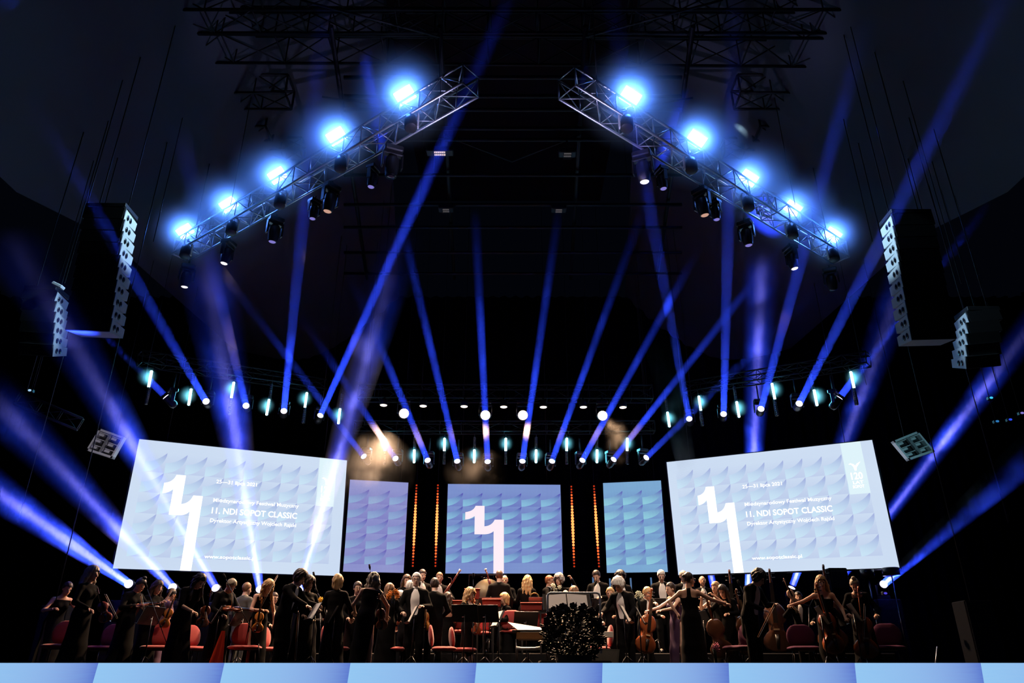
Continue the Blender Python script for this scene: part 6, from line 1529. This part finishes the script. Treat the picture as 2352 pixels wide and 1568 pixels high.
r = thing('stool', 'low stool with a pale silver seat before the keyboard instrument', 'stool', (X_at(1213, 14.4, 0.45), 14.4, 0))
st_ = MB(); st_.tube([(-0.22, 0, 0.44), (-0.12, 0, 0.425), (0.12, 0, 0.425), (0.22, 0, 0.44)], 0.045, 10, flat=0.7, side=Vector((0, 1, 0))); st_.build('seat', mat('silver grey leatherette', (0.55, 0.54, 0.50), 0.4), r)
MB().tube([(0, 0, 0.40), (0, 0, 0.03)], 0.018, 8).build('pole', M_TUBE, r)
for k in range(4):
    a = PI/4+PI/2*k; MB().tube([(0, 0, 0.10), (0.24*math.cos(a), 0.24*math.sin(a), 0.01)], 0.012, 6).build('leg', M_TUBE, r)

# gong, red desks, riser clutter
Yg = 19.2; c = PY(1120, 1364, Yg); r = thing('gong', 'large bronze gong in a black frame left of the tailcoated man', 'gong', (c.x, c.y, 0.4))
G = MB(); lathe(G, [(0.36, 0.03), (0.37, 0.0), (0.34, -0.015), (0.12, -0.03), (0.10, -0.05), (0.01, -0.055)], Matrix.Rotation(PI/2, 3, 'X'), 28)
G.v = [(x, y, z+c.z-0.4) for x, y, z in G.v]; G.build('disc', mat('aged bronze', (0.30, 0.24, 0.15), 0.45, 0.7, noise=0.2, nscale=8), r)
fr = MB(); h_ = c.z-0.4+0.46
fr.tube([(-0.47, 0, 0), (-0.47, 0, h_), (0.47, 0, h_), (0.47, 0, 0)], 0.018, 8); fr.build('frame', M_TUBE, r)
for q in (-1, 1): MB().tube([(q*0.47, -0.22, 0.01), (q*0.47, 0.22, 0.01)], 0.02, 8).build('foot', M_TUBE, r); MB().tube([(q*0.15, 0, h_), (q*0.13, 0, c.z-0.4+0.34)], 0.005, 5).build('cord', M_STEEL, r)
M_REDW = mat('red lacquered wood', (0.16, 0.014, 0.010), 0.4, 0, 0.4, noise=0.15)
def red_desk(label, x0, x1, y0, y1, Y, rz=0.0, knobs=0):
    a = PY(x0, y1, Y); b_ = PY(x1, y0, Y); r = thing('red_desk', label, 'desk', ((a.x+b_.x)/2, Y, rz)); w = b_.x-a.x
    MB().bev((0, 0, (a.z+b_.z)/2-rz), (w, 0.25, b_.z-a.z), 0.01).build('panel', M_REDW, r)
    for q in (-1, 1): MB().box((q*(w/2-0.03), 0, (a.z-rz)/2), (0.03, 0.2, a.z-rz)).build('leg', M_BLACK, r)
    MB().bev((0, -0.02, b_.z-rz+0.008), (w+0.02, 0.29, 0.016), 0.004).build('top_edge', mat('bright red edge', (0.55, 0.08, 0.05), 0.4), r)
    for k in range(knobs): MB().ell(((k-0.5)*w*0.35, -0.135, (a.z+b_.z)/2-rz+0.03), (0.018, 0.012, 0.018), None, 8, 6).build('knob', mat('white knob', (0.8, 0.78, 0.75), 0.4), r)
red_desk('red desk with two white knobs right of the bald seated player', 1093, 1136, 1394, 1412, 16.6, 0, 2)
red_desk('long dark red panel behind the curly blond woman', 1040, 1092, 1381, 1398, 17.2, 0.4)
red_desk('red panel right of the bald seated player, before the gong', 1108, 1150, 1378, 1394, 17.3, 0.4)
red_desk('tall red square panel at the left of the gong', 1068, 1102, 1354, 1376, 18.6, 0.4)
red_desk('dark red panel below the loose blond hair', 1196, 1244, 1386, 1402, 17.0, 0.4)
# trumpet-like brass on the desk, percussion cymbal
c = PY(1228, 1372, 17.4); r = thing('french_horn', 'golden horn standing on the riser below the loose blond hair', 'horn', c)
M_BRASS = mat('polished brass', (0.75, 0.50, 0.18), 0.2, 1.0)
pts = [Vector((0.10*math.cos(a), 0, 0.10*math.sin(a))) for a in [k*PI/8 for k in range(17)]]; MB().tube(pts, 0.012, 8).build('coil', M_BRASS, r)
G = MB(); lathe(G, [(0.02, 0.0), (0.03, 0.08), (0.07, 0.15), (0.14, 0.19)], Matrix.Rotation(PI*0.9, 3, 'X'), 16); G.build('bell', M_BRASS, r)
MB().tube([(0, 0, -0.19), (0, 0, 0.40-c.z)], 0.012, 6).build('stand', M_TUBE, r)
c = PY(1106, 1327, 20.0); r = thing('cymbal', 'cymbal on a stand left of the tailcoated man', 'cymbal', (c.x, c.y, 0.4))
G = MB(); lathe(G, [(0.01, 0.03), (0.05, 0.022), (0.27, 0.0), (0.26, -0.004)], Matrix.Rotation(0.08, 3, 'Y'), 24); G.v = [(x, y, z+c.z-0.4) for x, y, z in G.v]; G.build('plate', M_BRASS, r)
MB().tube([(0, 0, 0), (0, 0, c.z-0.38)], 0.012, 6).build('stand', M_TUBE, r)

# red cloth hanging under the second stand
vs = []; fs = []; Yc = 14.0
for i in range(9):
    t = i/8; w = 0.06+0.26*t; zc = PY(506, 1448, Yc).z*(1-t)+0.02*t
    for j in range(7):
        u = j/6-0.5; vs.append((u*w+0.02*t*-3, 0.02*math.sin(j*2.4+i*0.3)*(0.4+t), zc))
for i in range(8):
    for j in range(6): fs.append((i*7+j, i*7+j+1, (i+1)*7+j+1, (i+1)*7+j))
n0 = len(vs); vs2 = vs+[(x, y+0.008, z) for x, y, z in vs]; fs2 = fs+[tuple(i+n0 for i in f[::-1]) for f in fs]
o = MB().add(vs2, fs2, True).build('red_cloth', mat('scarlet cloth', (0.85, 0.05, 0.015), 0.8), None, (X_at(508, Yc, 0.5), Yc, 0)); tag(o, 'bright scarlet cloth hanging to the floor below the blond-grey player', 'cloth')

# ------------------------------------------------------------------ loudspeakers on the stage, cases at the right
def side_fill(label, px, Y, sg):
    loc = (X_at(px, Y, 0.6), Y, 0); r = thing('side_speaker', label, 'loudspeaker', loc, D(sg*5))
    MB().bev((0, 0, 0.62), (0.50, 0.5, 1.22), 0.015).build('cabinet', mat('dark blue-grey cabinet', (0.004, 0.005, 0.008), 0.9, 0, 0.05), r)
    MB().bev((0, -0.255, 0.66), (0.46, 0.015, 1.10), 0.004).build('grille', mat('perforated steel grille', (0.008, 0.012, 0.020), 0.9, 0, 0.05, noise=0.5, nscale=160), r)
    for x, z in ((-0.10, 0.80), (0.12, 1.02)): MB().ell((x, -0.262, z), (0.035, 0.008, 0.06), None, 10, 8).build('handle', M_RUBBER, r)
side_fill('tall dark loudspeaker on the stage at the far left', 121, 15.3, 1); side_fill('tall dark loudspeaker on the stage at the far right', 2252, 14.2, -1)
Ym = 13.6; r = thing('floor_monitor', 'grey wedge floor monitor right of the podium', 'loudspeaker', (X_at(1378, Ym, 0.3), Ym, 0), D(8))
pr = [(-0.36, 0.0), (0.30, 0.0), (0.36, 0.40), (-0.20, 0.40)]
MB().prism([(-0.36, 0.0), (0.28, 0.0), (0.35, 0.40), (-0.26, 0.42)], -0.02, 0.30).build('cabinet', mat('olive grey cabinet', (0.16, 0.16, 0.13), 0.6), r)
MB().prism([(-0.32, 0.03), (0.25, 0.03), (0.31, 0.37), (-0.23, 0.39)], -0.035, -0.02).build('grille', mat('grey speaker cloth', (0.22, 0.21, 0.18), 0.9, noise=0.3, nscale=90), r)
r = thing('paper_box', 'small white box on a stand behind the podium railing', 'box', (X_at(1391, 14.6, 0.8), 14.6, 0)); zb_ = PY(1391, 1457, 14.6).z
MB().bev((0, 0, zb_), (0.24, 0.18, 0.10), 0.006).build('box_body', M_PAPER, r); MB().tube([(0, 0, 0), (0, 0, zb_-0.05)], 0.015, 8).build('pole', M_TUBE, r)
r = thing('amplifier', 'black bass amplifier cabinet behind the smiling cellist', 'amplifier', (X_at(1931, 19.2, 1.5), 19.2, 0.4)); za = PY(1931, 1306, 19.2).z-0.4
MB().bev((0, 0, za/2), (0.46, 0.45, za), 0.02).build('cabinet', M_MATTE, r); MB().bev((0, -0.235, za-0.28), (0.40, 0.015, 0.42), 0.005).build('grille', M_GRILLE, r)
r = thing('stage_desk', 'low dark desk with a bright edge at the far right', 'desk', (X_at(2052, 14.6, 0.4), 14.8, 0)); MB().bev((0, 0, 0.44), (0.50, 0.35, 0.03), 0.006).build('desk_top', M_TUBE, r)
for x in (-0.2, 0.2): MB().tube([(x, 0, 0), (x, 0, 0.43)], 0.014, 6).build('leg', M_TUBE, r)
r = thing('folding_stand', 'slanting folded stand at the far right', 'stand', (X_at(2148, 14.2, 0.2), 14.2, 0)); MB().tube([(-0.06, 0, 0.0), (0.10, 0, 0.46)], 0.012, 6).build('pole', M_ALU, r)
for x in (-0.25, 0.25): MB().tube([(0.0, 0, 0.18), (x, 0.12, 0.0)], 0.010, 6).build('leg', M_TUBE, r)
# drum kit pieces silhouetted at the right under the screen
for (px, py, rad, lab) in ((1992, 1316, 0.16, 'small drum silhouetted under the right screen, left of the pair'), (2046, 1312, 0.20, 'small drum silhouetted under the right screen, right of the pair')):
    c = PY(px, py, 18.6); r = thing('drum', lab, 'drum', (c.x, c.y, 0), None, 'drums at the far right'); b0 = 0.0
    G = MB(); G.tube([(0, 0, c.z-0.10), (0, 0, c.z+0.08)], rad, 18, True, True); G.build('shell', M_BLACK, r)
    MB().tube([(0, 0, c.z+0.08), (0, 0, c.z+0.085)], rad*0.98, 18).build('drumhead', mat('drum skin', (0.4, 0.42, 0.45), 0.6), r); MB().tube([(0, 0, 0), (0, 0, c.z-0.1)], 0.015, 6).build('stand', M_SILVER, r)
